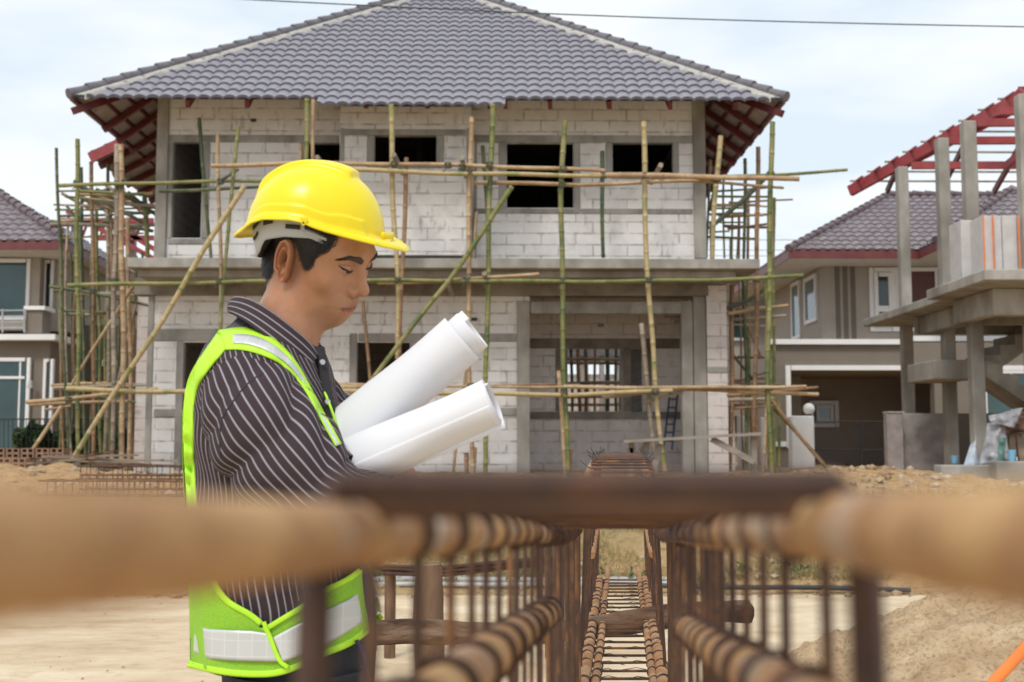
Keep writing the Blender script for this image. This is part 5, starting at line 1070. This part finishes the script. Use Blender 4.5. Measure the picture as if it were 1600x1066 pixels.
ca_ = body.data.attributes['Col']; wv_ = np.clip(sm_*1.35-.06, 0, 1); wv_ *= (1+.35*np.array([mnoise.noise(Vector(q*300)) for q in Lp])); wv_ = np.clip(wv_,0,.93)[:,None]
newc = np.concatenate(bodyC); newc[:len(Lp)] = newc[:len(Lp)]*(1-wv_)+np.array([.035,.025,.022])*wv_; ca_.data.foreach_set('color', np.concatenate([newc, np.ones((len(newc),1))],1).astype(np.float32).ravel())
# ============================================================ HARD HAT
KR = Rm(math.radians(-12.0), math.radians(5.4), math.radians(10)); KT = np.array([-.3075, 2.03, 1.6455]); KS = .99
def kW(P): return (np.asarray(P)*KS)@KR.T+KT
hat = thing('hard_hat', 'glossy yellow hard hat with peak and raised crest, worn by the man', 'hard hat', kW((0,0,0)))
m, nt, p = newmat('yellow_hat_plastic'); p.inputs['Base Color'].default_value = (.86,.69,.003,1); p.inputs['Roughness'].default_value = .33; p.inputs['Specular IOR Level'].default_value = .5; p.inputs['Subsurface Weight'].default_value = .08; p.inputs['Subsurface Radius'].default_value = (.02,.015,.004); p.inputs['Subsurface Scale'].default_value = .5; M['yellow'] = m
M['band'] = pm('pale_grey_headband', (.50,.51,.55), (.46,.47,.51), 9, .5, .05)
def rimz(a):
    """rim height round the hat, a=0 front, pi back"""
    d = abs(math.degrees(math.atan2(math.sin(a), math.cos(a))))
    return float(np.interp(d, [0,25,45,62,72,80,90,112,125,140,155,180], [-.003,.002,.008,.0135,.0195,.026,.0285,.0285,.022,.008,.001,.000]))
Na, Nt = 200, 90; AX, AYW, HH = .123, .1055, .117
G = []
for i in range(Nt+1):
    t = i/Nt; row = []
    for j in range(Na):
        a = j/Na*2*math.pi; rz = rimz(a); th = t*math.pi/2
        cr_ = math.cos(th)**.86; z_ = rz+(HH-rz)*math.sin(th)**1.02
        x_, y_ = AX*math.cos(a)*cr_-.004*(1-t), AYW*math.sin(a)*cr_
        x_ = x_*.955 if x_ < 0 else x_
        n_ = np.array([x_/AX**2, y_/AYW**2, max(0,z_)/HH**2*1.0]); n_ /= np.linalg.norm(n_)
        d_ = 0
        # crest: three-band ridge front to back
        ay = abs(y_); cz = 1/(1+math.exp((ay-.0235)/.0012)); ft = 1/(1+math.exp((x_-.064)/.0014)) if x_ > 0 else 1/(1+math.exp((-x_-.098)/.004)); d_ += .0105*cz*ft*(1 if z_ > .03 else 0)
        # soft groove line from crest down to the front
        # raised band that follows the rim
        deg = abs(math.degrees(math.atan2(math.sin(a), math.cos(a)))); bw = float(np.interp(deg, [0,28,30,52,60,78,120,150,180], [.0,.0,.024,.026,.022,.020,.018,.010,.010])); hgt = z_-rz
        if bw > 0: d_ += .0030/(1+math.exp((hgt-bw)/.0006))
        # vertical steps of the band
        if 28 < deg < 50 and hgt < .026: d_ += .0012
        d_ += .0035*math.exp(-(hgt/.0035)**2)
        row.append(np.array([x_,y_,z_])+n_*d_)
    G.append(row)
G = np.array(G)
# flange rows: rim turned outward, deep peak in front, small lip behind
fl = []
for k, (f, dz) in enumerate(((1.0,1.0),(1.02,.93),(.95,.9),(.5,.4),(.06,0))):
    row = []
    for j in range(Na):
        a = j/Na*2*math.pi; deg = abs(math.degrees(math.atan2(math.sin(a), math.cos(a)))); wdt = float(np.interp(deg, [0,15,30,45,60,75,110,135,150,165,180], [.040,.038,.030,.016,.008,.006,.005,.007,.011,.014,.015]))
        drop = float(np.interp(deg, [0,30,60,90,140,180], [.013,.009,.003,.002,.006,.010])); b0 = G[0][j]; o_ = np.array([math.cos(a)/AX, math.sin(a)/AYW, 0]); o_ /= np.linalg.norm(o_)
        row.append(b0+o_*wdt*f+np.array([0,0,-drop*f*f-(.004 if k == 0 else (.0022 if k == 1 else 0))]))
    fl.append(row)
mb = MB(); full_ = np.concatenate([np.array(fl), G]); mb.grid(kW(full_.reshape(-1,3)).reshape(full_.shape), wrap=True)
o = mb.build('shell', M['yellow'], hat); md = o.modifiers.new('Solidify', 'SOLIDIFY'); md.thickness = .0025; md.offset = -1
# brim edge bead, front rain lip, chin strap lug
b_ = MB(); b_.tube(kW(np.array(fl[0])), .0022, 8, closed=True); b_.build('rim_bead', M['yellow'], hat)
b_ = MB(); P = [(AX*math.cos(a)+.012*math.cos(a)+.0, (AYW+.012)*math.sin(a), -.001) for a in np.radians(np.linspace(-15,15,24))]; P2 = [(q[0],q[1],q[2]+.012) for q in P]; b_.grid(kW(np.array([P,P2]).reshape(-1,3)).reshape(2,24,3)); o = b_.build('rain_lip', M['yellow'], hat); md = o.modifiers.new('Solidify', 'SOLIDIFY'); md.thickness = .003
for sy in (-1, 1):
    b_ = MB(); cc = np.array([.016, sy*.1175, .0275]); P = [(.0,0),(.013,0),(.0125,-.006),(.009,-.0115),(.0065,-.0125),(.004,-.0115),(.0005,-.006)]; b_.prism([kW(cc+[q[0],0,q[1]]) for q in P], tuple(kW((0,-sy*.003,0))-kW((0,0,0)))); b_.build('strap_lug', M['yellow'], hat)
    b_ = MB(); c1 = cc+[.0065,sy*.0006,-.008]; b_.tube([kW(c1+[.0013*math.cos(t),0,.0013*math.sin(t)]) for t in np.linspace(0,5.5,9)], .0006, 4, closed=True); b_.build('lug_hole', M['dark'], hat)
# suspension band round the head, dropping low at the back
def bandpt(a, s, off=0):
    deg = abs(math.degrees(math.atan2(math.sin(a), math.cos(a)))); top = rimz(a)+.012
    low = float(np.interp(deg, [0,60,75,100,125,140,155,180], [-.018,-.016,-.006,-.006,-.014,-.036,-.044,-.048])); rx = float(np.interp(deg,[0,90,130,180],[.110,.104,.107,.108])); z_ = low+(top-low)*s
    k = 1-.10*max(0, -z_/.05); return kW(((rx+off)*k*math.cos(a)-.004, (.0915+off)*k*math.sin(a), z_))
b_ = MB(); AA = np.linspace(0, 2*math.pi, 120, endpoint=False); b_.grid(np.array([[bandpt(a, s) for a in AA] for s in np.linspace(0,1,8)]), wrap=True); o = b_.build('headband', M['band'], hat); md = o.modifiers.new('Solidify', 'SOLIDIFY'); md.thickness = .0018
for a0, a1, s0, s1 in ((-112,-124,.50,.66),(-128,-146,.72,.84),(-134,-150,.42,.52),(-84,-98,.30,.46),(-64,-80,.34,.50)):
    for sg in (1, -1):
        b_ = MB(); b_.grid(np.array([[bandpt(sg*math.radians(a), s, .0016) for a in np.linspace(a0,a1,8)] for s in (s0,s1)])); o = b_.build('slot', M['dark'], hat); md = o.modifiers.new('Solidify', 'SOLIDIFY'); md.thickness = .0008
b_ = MB(); b_.grid(np.array([[bandpt(math.radians(a), s, .0022) for a in np.linspace(-60,-80,8)] for s in (.18,.30)])); o = b_.build('clip', M['band'], hat); md = o.modifiers.new('Solidify', 'SOLIDIFY'); md.thickness = .002
# ============================================================ SHIRT, TROUSERS, VEST, PLANS
def stripe_mat(name, period=.0128):
    m, nt, p = newmat(name); at = nd(nt, 'Attribute'); at.attribute_name = 'sc'; v = coords(nt); n = noise(nt, v, 90, 4)
    a = nd(nt, 'Math', operation='DIVIDE'); nt.links.new(at.outputs['Fac'], a.inputs[0]); a.inputs[1].default_value = period
    f = nd(nt, 'Math', operation='FRACT'); nt.links.new(a.outputs[0], f.inputs[0])
    st = ramp(nt, f.outputs[0], (.0, 0.0), (.05, 1.0), (.17, 1.0), (.23, 0.0))
    nt.links.new(mixc(nt, st, (.044,.029,.034), (.31,.29,.32)), p.inputs['Base Color']); p.inputs['Roughness'].default_value = .85; p.inputs['Specular IOR Level'].default_value = .25
    bump(nt, p, n, .15, .001); return m
M['shirt'] = stripe_mat('striped_shirt_cotton'); M['shirt_dark'] = pm('dark_shirt_lining', (.03,.024,.03), (.02,.016,.02), 30, .8, .1)
M['trouser'] = pm('dark_trouser_cloth', (.022,.024,.032), (.016,.018,.024), 40, .8, .15)
TY = 2.07
rows = [(500,372,455,.050),(512,362,470,.075),(525,348,484,.115),(545,330,502,.165),(570,320,511,.195),(600,313,519,.208),(640,309,528,.205),(700,308,540,.195),(760,310,548,.185),(830,314,556,.18),(900,320,564,.175),(960,324,570,.172),(1010,326,572,.172),(1056,328,568,.172)]
ra = np.array(rows, float)
def torso_ring(py, off=0, n=120):
    xb, xf, hw = (np.interp(py, ra[:,0], ra[:,k]) for k in (1,2,3)); a3, b3 = W(xb,py,TY), W(xf,py,TY)
    cx_, z_ = (a3[0]+b3[0])/2, a3[2]; rx = (b3[0]-a3[0])/2+off; ry = hw+off; A = np.linspace(0, 2*math.pi, n, endpoint=False)
    ex = .86; return np.stack([cx_+rx*np.sign(np.cos(A))*np.abs(np.cos(A))**ex, TY+ry*np.sign(np.sin(A))*np.abs(np.sin(A))**ex, np.full(n, z_)], 1), A
PYs = np.concatenate([np.linspace(500, 640, 46), np.linspace(645, 1030, 85)])
G, SC = [], []
z650 = W(420,650,TY)[2]
for py in PYs:
    R_, A = torso_ring(py); c = R_.mean(0); AA = np.where(A > math.pi, A-2*math.pi, A)
    k = np.maximum(0, R_[:,2]-z650)*.75
    for j, q in enumerate(R_):
        wv = .0045*mnoise.noise(Vector((math.cos(A[j])*5, math.sin(A[j])*5, q[2]*7)))+.0035*math.sin(q[2]*34+A[j]*5+2*mnoise.noise(Vector(q*5)))*(1 if AA[j] < 0 else .6)*(py > 600)
        d = (q-c); d[2] = 0; d /= np.linalg.norm(d)+1e-9; R_[j] = q+d*wv
    G.append(R_); SC.append(AA*.165+k*np.where(AA < 0, 1, -1)+.002*np.sin(R_[:,2]*60))
shirt = MB(); shirt.grid(np.array(G), wrap=True); so_ = shirt.build('shirt', [M['shirt']], man, attr={'sc': np.concatenate(SC)})
def smoothpath(P, n):
    P = np.array(P, float); d = np.r_[0, np.cumsum(np.linalg.norm(np.diff(P, axis=0), axis=1))]; s_ = np.linspace(0, d[-1], n); Q = np.stack([np.interp(s_, d, P[:,k]) for k in range(P.shape[1])], 1)
    for _ in range(n//6):
        Q[1:-1] = (Q[:-2]+2*Q[1:-1]+Q[2:])/4
    return Q
def sleeve(P, R_, seed):
    n, mm = 90, 72; Q = smoothpath(np.c_[np.array(P), np.array(R_)], n); C_, rr_ = Q[:,:3], Q[:,3]; T = np.gradient(C_, axis=0); T /= np.linalg.norm(T, axis=1)[:,None]; u = np.array([0,1,0.]); G, SC = [], []; s_ = 0
    for i in range(n):
        if i: s_ += np.linalg.norm(C_[i]-C_[i-1])
        u = u-T[i]*(u@T[i]); u /= np.linalg.norm(u); v_ = np.cross(T[i], u); row = []
        for j in range(mm):
            a = j/mm*2*math.pi; aa = a if a < math.pi else a-2*math.pi
            fold = math.exp(-((s_-.20)/.10)**2)
            wv = .0040*mnoise.noise(Vector((s_*9+seed, math.cos(a)*2.2, math.sin(a)*2.2)))+(.0045+.0055*fold)*(abs(math.sin(s_*38+2.2*math.sin(a+seed)+1.5*mnoise.noise(Vector((s_*6, a, seed)))))-.5)*(.35+fold)
            k = min(1, i/10)**.5 if i < 10 else 1
            row.append(C_[i]+(rr_[i]*k+wv)*(math.cos(a)*u*1.0+math.sin(a)*v_))
            SC.append(a*.075+.0025*mnoise.noise(Vector((s_*14, a*2, seed))))
        G.append(row)
    mb = MB(); mb.grid(np.array(G), wrap=True); return mb, np.array(SC)
slP = [W(368,585,1.99), W(388,618,1.93), W(410,665,1.885), W(452,724,1.862), W(500,782,1.85), W(545,796,1.86), W(575,785,1.90), W(595,772,1.935)]
sl, sc_ = sleeve(slP, [.060,.080,.088,.087,.079,.066,.052,.043], 1.0); sl_o = sl.build('sleeve', [M['shirt']], man, attr={'sc': sc_})
slP2 = [(p[0]+.03, 2*TY-p[1]+.0, p[2]) for p in map(tuple, slP[:4])]+[tuple(EL2), tuple((np.array(EL2)+WR2)/2), tuple(WR2-(WR2-EL2)*.1)]
sl2, sc2 = sleeve(slP2, [.060,.080,.085,.078,.066,.054,.042], 4.0); sl2.build('sleeve', [M['shirt']], man, attr={'sc': sc2})
b_ = MB(); c0 = smoothpath(np.array(slP), 90)[-1]; 
# collar: a folded band round the neck, stripes running along it
upr = [(497,553,1.985),(490,538,1.972),(470,521,1.955),(450,505,1.952),(420,482,1.962),(394,467,1.985),(370,462,2.03),(361,465,2.07),(368,464,2.12),(395,470,2.16),(440,495,2.165),(478,520,2.14),(500,536,2.08)]
lwr = [(480,578,1.955),(463,567,1.935),(452,556,1.925),(436,542,1.915),(403,516,1.925),(380,500,1.95),(362,491,2.0),(356,489,2.07),(362,490,2.15),(395,498,2.2),(445,530,2.2),(485,560,2.15),(508,575,2.09)]
U_ = smoothpath([W(*q) for q in upr], 80); L_ = smoothpath([W(*q) for q in lwr], 80); U_[0] = W(*upr[0]); L_[0] = W(*lwr[0])
rows_ = []; scs = []
for k in range(12):
    t = k/11; bow = .006*math.sin(t*math.pi); cen = W(430,540,2.06); P = U_*(1-t)+L_*t; d = P-cen; d[:,2] = 0; d /= np.linalg.norm(d, axis=1)[:,None]; rows_.append(P+d*bow); scs.append(np.full(80, t*.047))
mb = MB(); mb.grid(np.array(rows_)); o = mb.build('collar', [M['shirt']], man, attr={'sc': np.concatenate(scs)}); md = o.modifiers.new('Solidify', 'SOLIDIFY'); md.thickness = .003
# inner stand of the collar
mb = MB(); cen = W(430,500,2.06); rows_ = [U_+(cen-U_)*.04, U_+(cen-U_)*.10+np.array([0,0,-.03]), U_+(cen-U_)*.12+np.array([0,0,-.06])]; mb.grid(np.array(rows_)); mb.build('collar_stand', [M['shirt_dark']], man)
mb = MB(); 
for k in range(5): pass
pk = [W(497,545,2.0), W(503,575,1.99), W(508,610,1.985), W(515,650,1.98), W(522,690,1.975)]; mb.tube(smoothpath(pk, 24), .011, 10); mb.build('placket', M['shirt_dark'], man)
for q in ((503,566,1.975),(511,628,1.968)):
    b_ = MB(); c0 = W(*q); b_.tube([c0, c0+np.array([.002,-.003,0])], .0045, 10); b_.build('button', M['band'], man)
# seam where the sleeve is set in
def bvh_of(*mbs):
    V, F = [], []
    for q in mbs: o = len(V); V += [Vector(p) for p in q.v]; F += [[i+o for i in f] for f in q.f]
    return BVHTree.FromPolygons(V, F)
cb_ = bvh_of(shirt, sl)
def onsurf(px, py, bvh, off, last=None):
    h = pixray(px, py, bvh, 4)
    if h[0] is None:
        if last is None: return None
        return W(px, py, last)
    n_ = h[1]; r = Vector(FW); n_ = -n_ if n_.dot(r) > 0 else n_
    return np.array(h[0]+n_*off)
def ribbon(A, B_, bvh, off, n=60, m_=6, name='r', mat=None, par=None, th=.002, sc=None):
    A = smoothpath(np.array(A, float), n); B_ = smoothpath(np.array(B_, float), n); G = np.zeros((n, m_, 3)); lastc = None
    ok = np.zeros((n, m_), bool)
    for i in range(n):
        for j in range(m_):
            t = j/(m_-1); q = A[i]*(1-t)+B_[i]*t; p = onsurf(q[0], q[1], bvh, off)
            if p is not None: G[i,j] = p; ok[i,j] = True
    dep = np.where(ok, G[:,:,1], np.nan); mean = np.nanmean(dep)
    for i in range(n):
        for j in range(m_):
            if not ok[i,j]:
                cand = [(abs(i-a)+abs(j-b), dep[a,b]) for a in range(max(0,i-8), min(n,i+9)) for b in range(m_) if ok[a,b]]
                t = j/(m_-1); q = A[i]*(1-t)+B_[i]*t; dpt = min(cand)[1] if cand else mean; G[i,j] = W(q[0], q[1], dpt)
    # calm the depth
    for _ in range(1):
        Y_ = G[:,:,1].copy(); Y_[1:-1] = (Y_[:-2]+2*Y_[1:-1]+Y_[2:])/4
        for i in range(n):
            for j in range(m_):
                t = j/(m_-1); q = A[i]*(1-t)+B_[i]*t; G[i,j] = W(q[0], q[1], Y_[i,j])
    mb = MB(); mb.grid(G); o = mb.build(name, mat, par); md = o.modifiers.new('Solidify', 'SOLIDIFY'); md.thickness = th; md.offset = 0
    return o
def offs(P, w_):
    P = smoothpath(np.array(P, float), 50); T = np.gradient(P, axis=0); T /= np.linalg.norm(T, axis=1)[:,None]; N_ = np.stack([-T[:,1], T[:,0]], 1); return P+N_*w_/2, P-N_*w_/2
def trim(P, w_, bvh, off, par, name='trim', mat='lime', th=.003):
    a, b = offs(P, w_); return ribbon(a, b, bvh, off, 70, 4, name, M[mat], par, th)
M['lime'] = pm('fluorescent_lime_binding', (.50,.90,.035), (.46,.84,.03), 60, .6, .1)
m, nt, p = newmat('fluorescent_mesh'); v = coords(nt); vo = nd(nt, 'TexVoronoi'); vo.inputs['Scale'].default_value = 420; nt.links.new(v, vo.inputs['Vector']); n1 = noise(nt, v, 14, 4)
cc = mixc(nt, ramp(nt, n1, (.35, 0.0), (.7, .5)), (.30,.60,.03), (.17,.38,.03)); nt.links.new(mixc(nt, ramp(nt, vo.outputs['Distance'], (.12, 1.0), (.28, 0.0)), cc, (.05,.14,.02)), p.inputs['Base Color']); p.inputs['Roughness'].default_value = .7; M['mesh'] = m
m, nt, p = newmat('reflective_tape'); v = coords(nt); br = nd(nt, 'TexBrick'); sp = nd(nt, 'SeparateXYZ'); nt.links.new(v, sp.inputs[0]); cb2 = nd(nt, 'CombineXYZ'); nt.links.new(sp.outputs[0], cb2.inputs[0]); nt.links.new(sp.outputs[2], cb2.inputs[1]); nt.links.new(cb2.outputs[0], br.inputs['Vector'])
for k, q in (('Scale', 1), ('Mortar Size', .0007), ('Brick Width', .022), ('Row Height', .024), ('Mortar Smooth', .2)): br.inputs[k].default_value = q
br.offset = 0; br.inputs['Color1'].default_value = (.60,.62,.62,1); br.inputs['Color2'].default_value = (.56,.58,.58,1); br.inputs['Mortar'].default_value = (.68,.70,.70,1)
nt.links.new(br.outputs[0], p.inputs['Base Color']); p.inputs['Roughness'].default_value = .38; p.inputs['Metallic'].default_value = .15; M['tape'] = m
trim([(411,582),(385,600),(360,632),(345,655),(343,690),(344,716)], 1.8, cb_, .0012, man, 'sleeve_seam', 'shirt_dark', .001)
vest = thing('safety_vest', 'fluorescent lime mesh safety vest with silver reflective bands, worn by the man', 'vest', W(430,1050,TY))
ARM = [(350,541),(320,580),(304,630),(301,700),(304,780),(312,850),(335,915),(352,940),(375,952),(395,960),(412,985),(440,968),(470,950),(503,925),(545,905),(566,890),(566,800),(556,730),(540,690),(505,640),(470,590),(430,552),(390,545)]
HEM = [(280,1036),(294,1037),(324,1046),(372,1053),(429,1054),(455,1046),(501,1023),(524,1014),(552,1004),(583,974),(620,950)]
rv = [(545,.008),(560,.011),(620,.011),(760,.011),(900,.013),(980,.015),(1056,.017)]
pv = np.linspace(545, 1056, 210); Gv = []
for py in pv:
    R_, A = torso_ring(py, np.interp(py, [q[0] for q in rv], [q[1] for q in rv]), 240)
    for j, q in enumerate(R_): q[0] += .003*math.sin(A[j]*9+q[2]*12)*(py > 850); q[1] += .003*math.sin(A[j]*7)
    Gv.append(R_)
Gv = np.array(Gv); nV_, nA_ = Gv.shape[:2]
vm_ = MB(); flat = Gv.reshape(-1,3); mir = flat.copy(); mir[:,1] = np.where(flat[:,1] > TY, 2*TY-flat[:,1], flat[:,1]); PX = proj(mir); keepf = []
hx, hy = [q[0] for q in HEM], [q[1] for q in HEM]
for i in range(nV_-1):
    for j in range(nA_):
        k = (j+1) % nA_; f = (i*nA_+j, i*nA_+k, (i+1)*nA_+k, (i+1)*nA_+j); c = PX[list(f)].mean(0)
        q3 = flat[list(f)].mean(0); back = abs(q3[1]-TY) < .07 and q3[0] < X_(400,TY,c[1])
        if c[1] < 735 and not back or c[1] < 640: continue
        if c[1] < 890 and c[0] < 345 and not back: continue
        if inpoly(c[0], c[1], ARM) and not back or c[1] > np.interp(c[0], hx, hy): continue
        # open V at the chest and neck
        cc_ = flat[list(f)].mean(0)
        if c[1] < 720 and cc_[0] > X_(505,TY,c[1])+.0*1 and abs(cc_[1]-TY) < .05*(720-c[1])/160+.01: continue
        keepf.append(f)
vm_.add(flat, keepf, 0, True); vo_ = vm_.build('mesh_panel', M['mesh'], vest); md = vo_.modifiers.new('Solidify', 'SOLIDIFY'); md.thickness = .0015
full_v = MB(); full_v.grid(Gv, wrap=True); vb = bvh_of(full_v); vsl = bvh_of(full_v, shirt, sl)
# shoulder strap with tape, and its bindings
SU = [(342,518),(365,513),(392,512),(420,523),(450,549),(470,576),(487,610),(514,660),(533,694)]
SLo = [(345,546),(366,543),(389,546),(416,555),(436,565),(458,582),(484,620),(503,660),(525,697)]
def mixp(t): a = smoothpath(np.array(SU, float), 40); b = smoothpath(np.array(SLo, float), 40); return a*(1-t)+b*t
nb_ = bvh_of(shirt, sl)
ribbon(mixp(-.05), mixp(1.05), nb_, .0045, 70, 6, 'shoulder_strap', M['lime'], vest, .002)
ribbon(mixp(.27)[3:], mixp(.74)[3:], nb_, .0100, 70, 5, 'reflective_tape', M['tape'], vest, .001)
ribbon([(342,518),(318,552),(296,585),(287,622),(286,680),(289,740),(293,800)], [(354,543),(330,572),(308,602),(301,640),(302,690),(304,745),(308,800)], nb_, .006, 60, 5, 'back_binding', M['lime'], vest, .003)
b_ = MB(); b_.tube(smoothpath([W(496,592,2.0), W(507,612,1.975), W(518,640,1.962), W(528,670,1.955), W(535,700,1.95)], 24), .0022, 8); b_.build('trim', M['lime'], vest)
# mirrored strap over the far shoulder
b_ = MB(); P = smoothpath([(W(342,518,TY)[0], 2.19, W(342,518,TY)[2]), (W(400,512,TY)[0], 2.2, W(400,505,TY)[2]+.004), (W(470,560,TY)[0], 2.19, W(470,560,TY)[2]), (W(520,660,TY)[0], 2.15, W(520,650,TY)[2])], 30)
b_.grid(np.array([P+[0,-.03,0.0], P+[0,0,.006], P+[0,.03,0]])); o = b_.build('shoulder_strap', M['lime'], vest); md = o.modifiers.new('Solidify', 'SOLIDIFY'); md.thickness = .003
trim([(305,790),(312,850),(335,915),(352,940),(375,952),(395,962),(408,975)], 9, vb, .002, vest); trim([(412,985),(440,968),(470,950),(503,925),(545,905),(562,892)], 8, vb, .004, vest)
trim(HEM[1:-1], 10, vb, .002, vest); trim([(566,890),(572,915),(577,940),(583,972)], 7, vb, .003, vest)
trim([(412,972),(417,985),(424,1000),(431,1020),(438,1035),(450,1043)], 7, vb, .007, vest)
ribbon([(303,976),(322,983),(360,985),(393,986),(420,990)], [(301,1019),(324,1029),(360,1032),(393,1033),(434,1034)], vb, .006, 60, 10, 'reflective_tape', M['tape'], vest, .001)
ribbon([(427,996),(460,978),(503,957),(545,937),(570,920)], [(442,1034),(470,1024),(507,1010),(548,985),(577,963)], vb, .009, 60, 10, 'reflective_tape', M['tape'], vest, .001)
# same bands round the far side
AA = np.linspace(math.radians(20), math.radians(203), 60); R1, _ = torso_ring(985, .019, 720); R2, _ = torso_ring(1030, .021, 720); idx = (AA/(2*math.pi)*720).astype(int); b_ = MB(); b_.grid(np.array([R1[idx], R2[idx]])); b_.build('reflective_tape', M['tape'], vest)
ribbon([(576,915),(583,930),(590,955)], [(588,918),(592,935),(597,958)], vb, .0, 20, 4, 'front_flap', M['tape'], vest, .002)
trim([(583,972),(592,966),(597,962)], 9, vb, .0, vest)
# trousers, belt line and shoes
mb = MB(); G = []
for z_, rx, ry in ((1.10,.110,.150),(1.02,.125,.172),(.98,.128,.176),(.94,.128,.178),(.88,.125,.176),(.84,.11,.166)):
    A = np.linspace(0, 2*math.pi, 60, endpoint=False); G.append(np.stack([X0+.005+rx*np.cos(A), TY+ry*np.sin(A), np.full(60, z_)], 1))
mb.grid(np.array(G), wrap=True, caps=True)
for sy in (-.09, .09):
    G = []
    for t in np.linspace(0, 1, 40):
        z_ = .92-t*.86; r = np.interp(t, [0,.3,.55,1], [.100,.088,.075,.068]); xo = np.interp(t, [0,.3,.55,1], [.01,.03,.02,.0]); G.append([(X0+xo+(r+.004*math.sin(z_*50+a*2))*math.cos(a)*1.05, TY+sy*(1+.2*t)+(r+.004*math.sin(z_*50+a))*math.sin(a), z_) for a in np.linspace(0, 2*math.pi, 36, endpoint=False)])
    mb.grid(np.array(G), wrap=True, caps=True)
mb.build('trousers', M['trouser'], man)
b_ = MB(); P = [W(557,1000,1.955), W(566,1020,1.955), W(573,1045,1.955), W(577,1066,1.955), W(578,1100,1.96)]; b_.tube(smoothpath(P, 20), .0035, 6); b_.build('trouser_seam', pm('purple_piping', (.06,.035,.10), (.04,.03,.08), 20, .7, 0), man)
for sy in (-.105, .11):
    mb = MB(); G = []
    for x_, r, h_ in ((-.085,.02,.05),(-.07,.036,.085),(-.03,.04,.10),(.02,.042,.085),(.07,.047,.06),(.12,.045,.048),(.16,.035,.035),(.175,.012,.018)):
        G.append([(X0+x_, TY+sy+r*math.cos(a), .004+h_*.5+h_*.5*math.sin(a)) for a in np.linspace(0, 2*math.pi, 24, endpoint=False)])
    mb.grid(np.array(G), wrap=True, caps=True); mb.build('shoe', M['shirt_dark'], man)
# rolled plans
M['paper'] = pm('white_drawing_paper', (.76,.765,.80), (.72,.725,.77), 3, .95, .05, spec=.12)
def roll(A_, B_, rA, rB, turns, a0, name, par, end0=0, step=.0012):
    A_, B_ = np.array(A_), np.array(B_); T = B_-A_; L = np.linalg.norm(T); T /= L; u = np.cross(T, [0,0,1]); u /= np.linalg.norm(u); v_ = np.cross(u, T); n = int(64*turns); G = []
    for i in range(40):
        t = i/39; row = []
        for j in range(n):
            a = a0+j/(n-1)*turns*2*math.pi; q = j/(n-1); r = (rA+(rB-rA)*t)+step*q*turns-.003*math.sin(t*3.1+1)*math.sin(a*2)-.0015*math.sin(t*7)*math.sin(a*3+1)
            row.append(A_+T*(L*t+(end0*(1-q) if t > .5 else 0)*((t-.5)*2)**2)+r*(math.cos(a)*u+math.sin(a)*v_))
        G.append(row)
    mb = MB(); mb.grid(np.array(G)); o = mb.build(name, M['paper'], par); md = o.modifiers.new('Solidify', 'SOLIDIFY'); md.thickness = .0009; return o
pA = thing('rolled_plan', 'upper roll of white drawing paper, steeply tilted, held behind the lower roll', 'paper roll', W(560,680,2.03), 'rolled drawings held by the man')
roll(W(530,690,2.00), W(722,530,1.985), .045, .0415, 1.25, 2.3, 'outer_sheet', pA, .002); roll(W(540,680,2.0), W(736,519,1.985), .036, .0345, 1.4, .4, 'inner_sheet', pA, .012)
pB = thing('rolled_plan', 'lower roll of white drawing paper, slanting up across the front of the other', 'paper roll', W(560,722,1.95), 'rolled drawings held by the man')
roll(W(540,729,1.93), W(768,630,1.90), .041, .0365, 1.3, -2.0, 'outer_sheet', pB, .004); roll(W(545,727,1.93), W(770,630,1.90), .033, .0305, 1.3, 1.0, 'inner_sheet', pB, .006)
b_ = MB(); a, b = W(612,742,1.915), W(787,668,1.89); b_.grid(np.array([[a+(b-a)*t+np.array([0,0,.012]) for t in np.linspace(0,1,12)], [a+(b-a)*t+np.array([.003,-.004,-.001]) for t in np.linspace(0,1,12)]])); o = b_.build('loose_edge', M['paper'], pB); md = o.modifiers.new('Solidify', 'SOLIDIFY'); md.thickness = .0008

# ---- pieces that stand apart become objects of their own
SPLIT = {'pier_wall','side_wall','porch_side_wall','inner_wall','back_wall','slab_beam','fascia','soffit','carport_frame','carport_wall','coping','rail','upper_wall','bay_wall','brace','lower_wall','beam','ridge_cap_','balcony_rail','conduit_hole'}
def islands(me):
    par = list(range(len(me.vertices)))
    def fd(a):
        while par[a] != a: par[a] = par[par[a]]; a = par[a]
        return a
    key = {}
    for v_ in me.vertices:
        k = tuple(round(c, 4) for c in v_.co)
        if k in key: par[fd(v_.index)] = fd(key[k])
        else: key[k] = v_.index
    for e_ in me.edges: par[fd(e_.vertices[0])] = fd(e_.vertices[1])
    g_ = {}
    for p_ in me.polygons: g_.setdefault(fd(p_.vertices[0]), []).append(p_)
    return list(g_.values())
for o in [q for q in S.objects if q.type == 'MESH' and q.name.split('.')[0] in SPLIT]:
    me = o.data; gi = islands(me)
    if len(gi) < 2: continue
    for k, polys in enumerate(gi):
        used = sorted({i for p_ in polys for i in p_.vertices}); rm = {a: b for b, a in enumerate(used)}
        m2 = bpy.data.meshes.new(o.name.split('.')[0]); m2.from_pydata([me.vertices[i].co[:] for i in used], [], [[rm[i] for i in p_.vertices] for p_ in polys])
        for mt in me.materials: m2.materials.append(mt)
        if k == 0: first = m2; continue
        o2 = o.copy(); o2.data = m2; S.collection.objects.link(o2)
    o.data = first
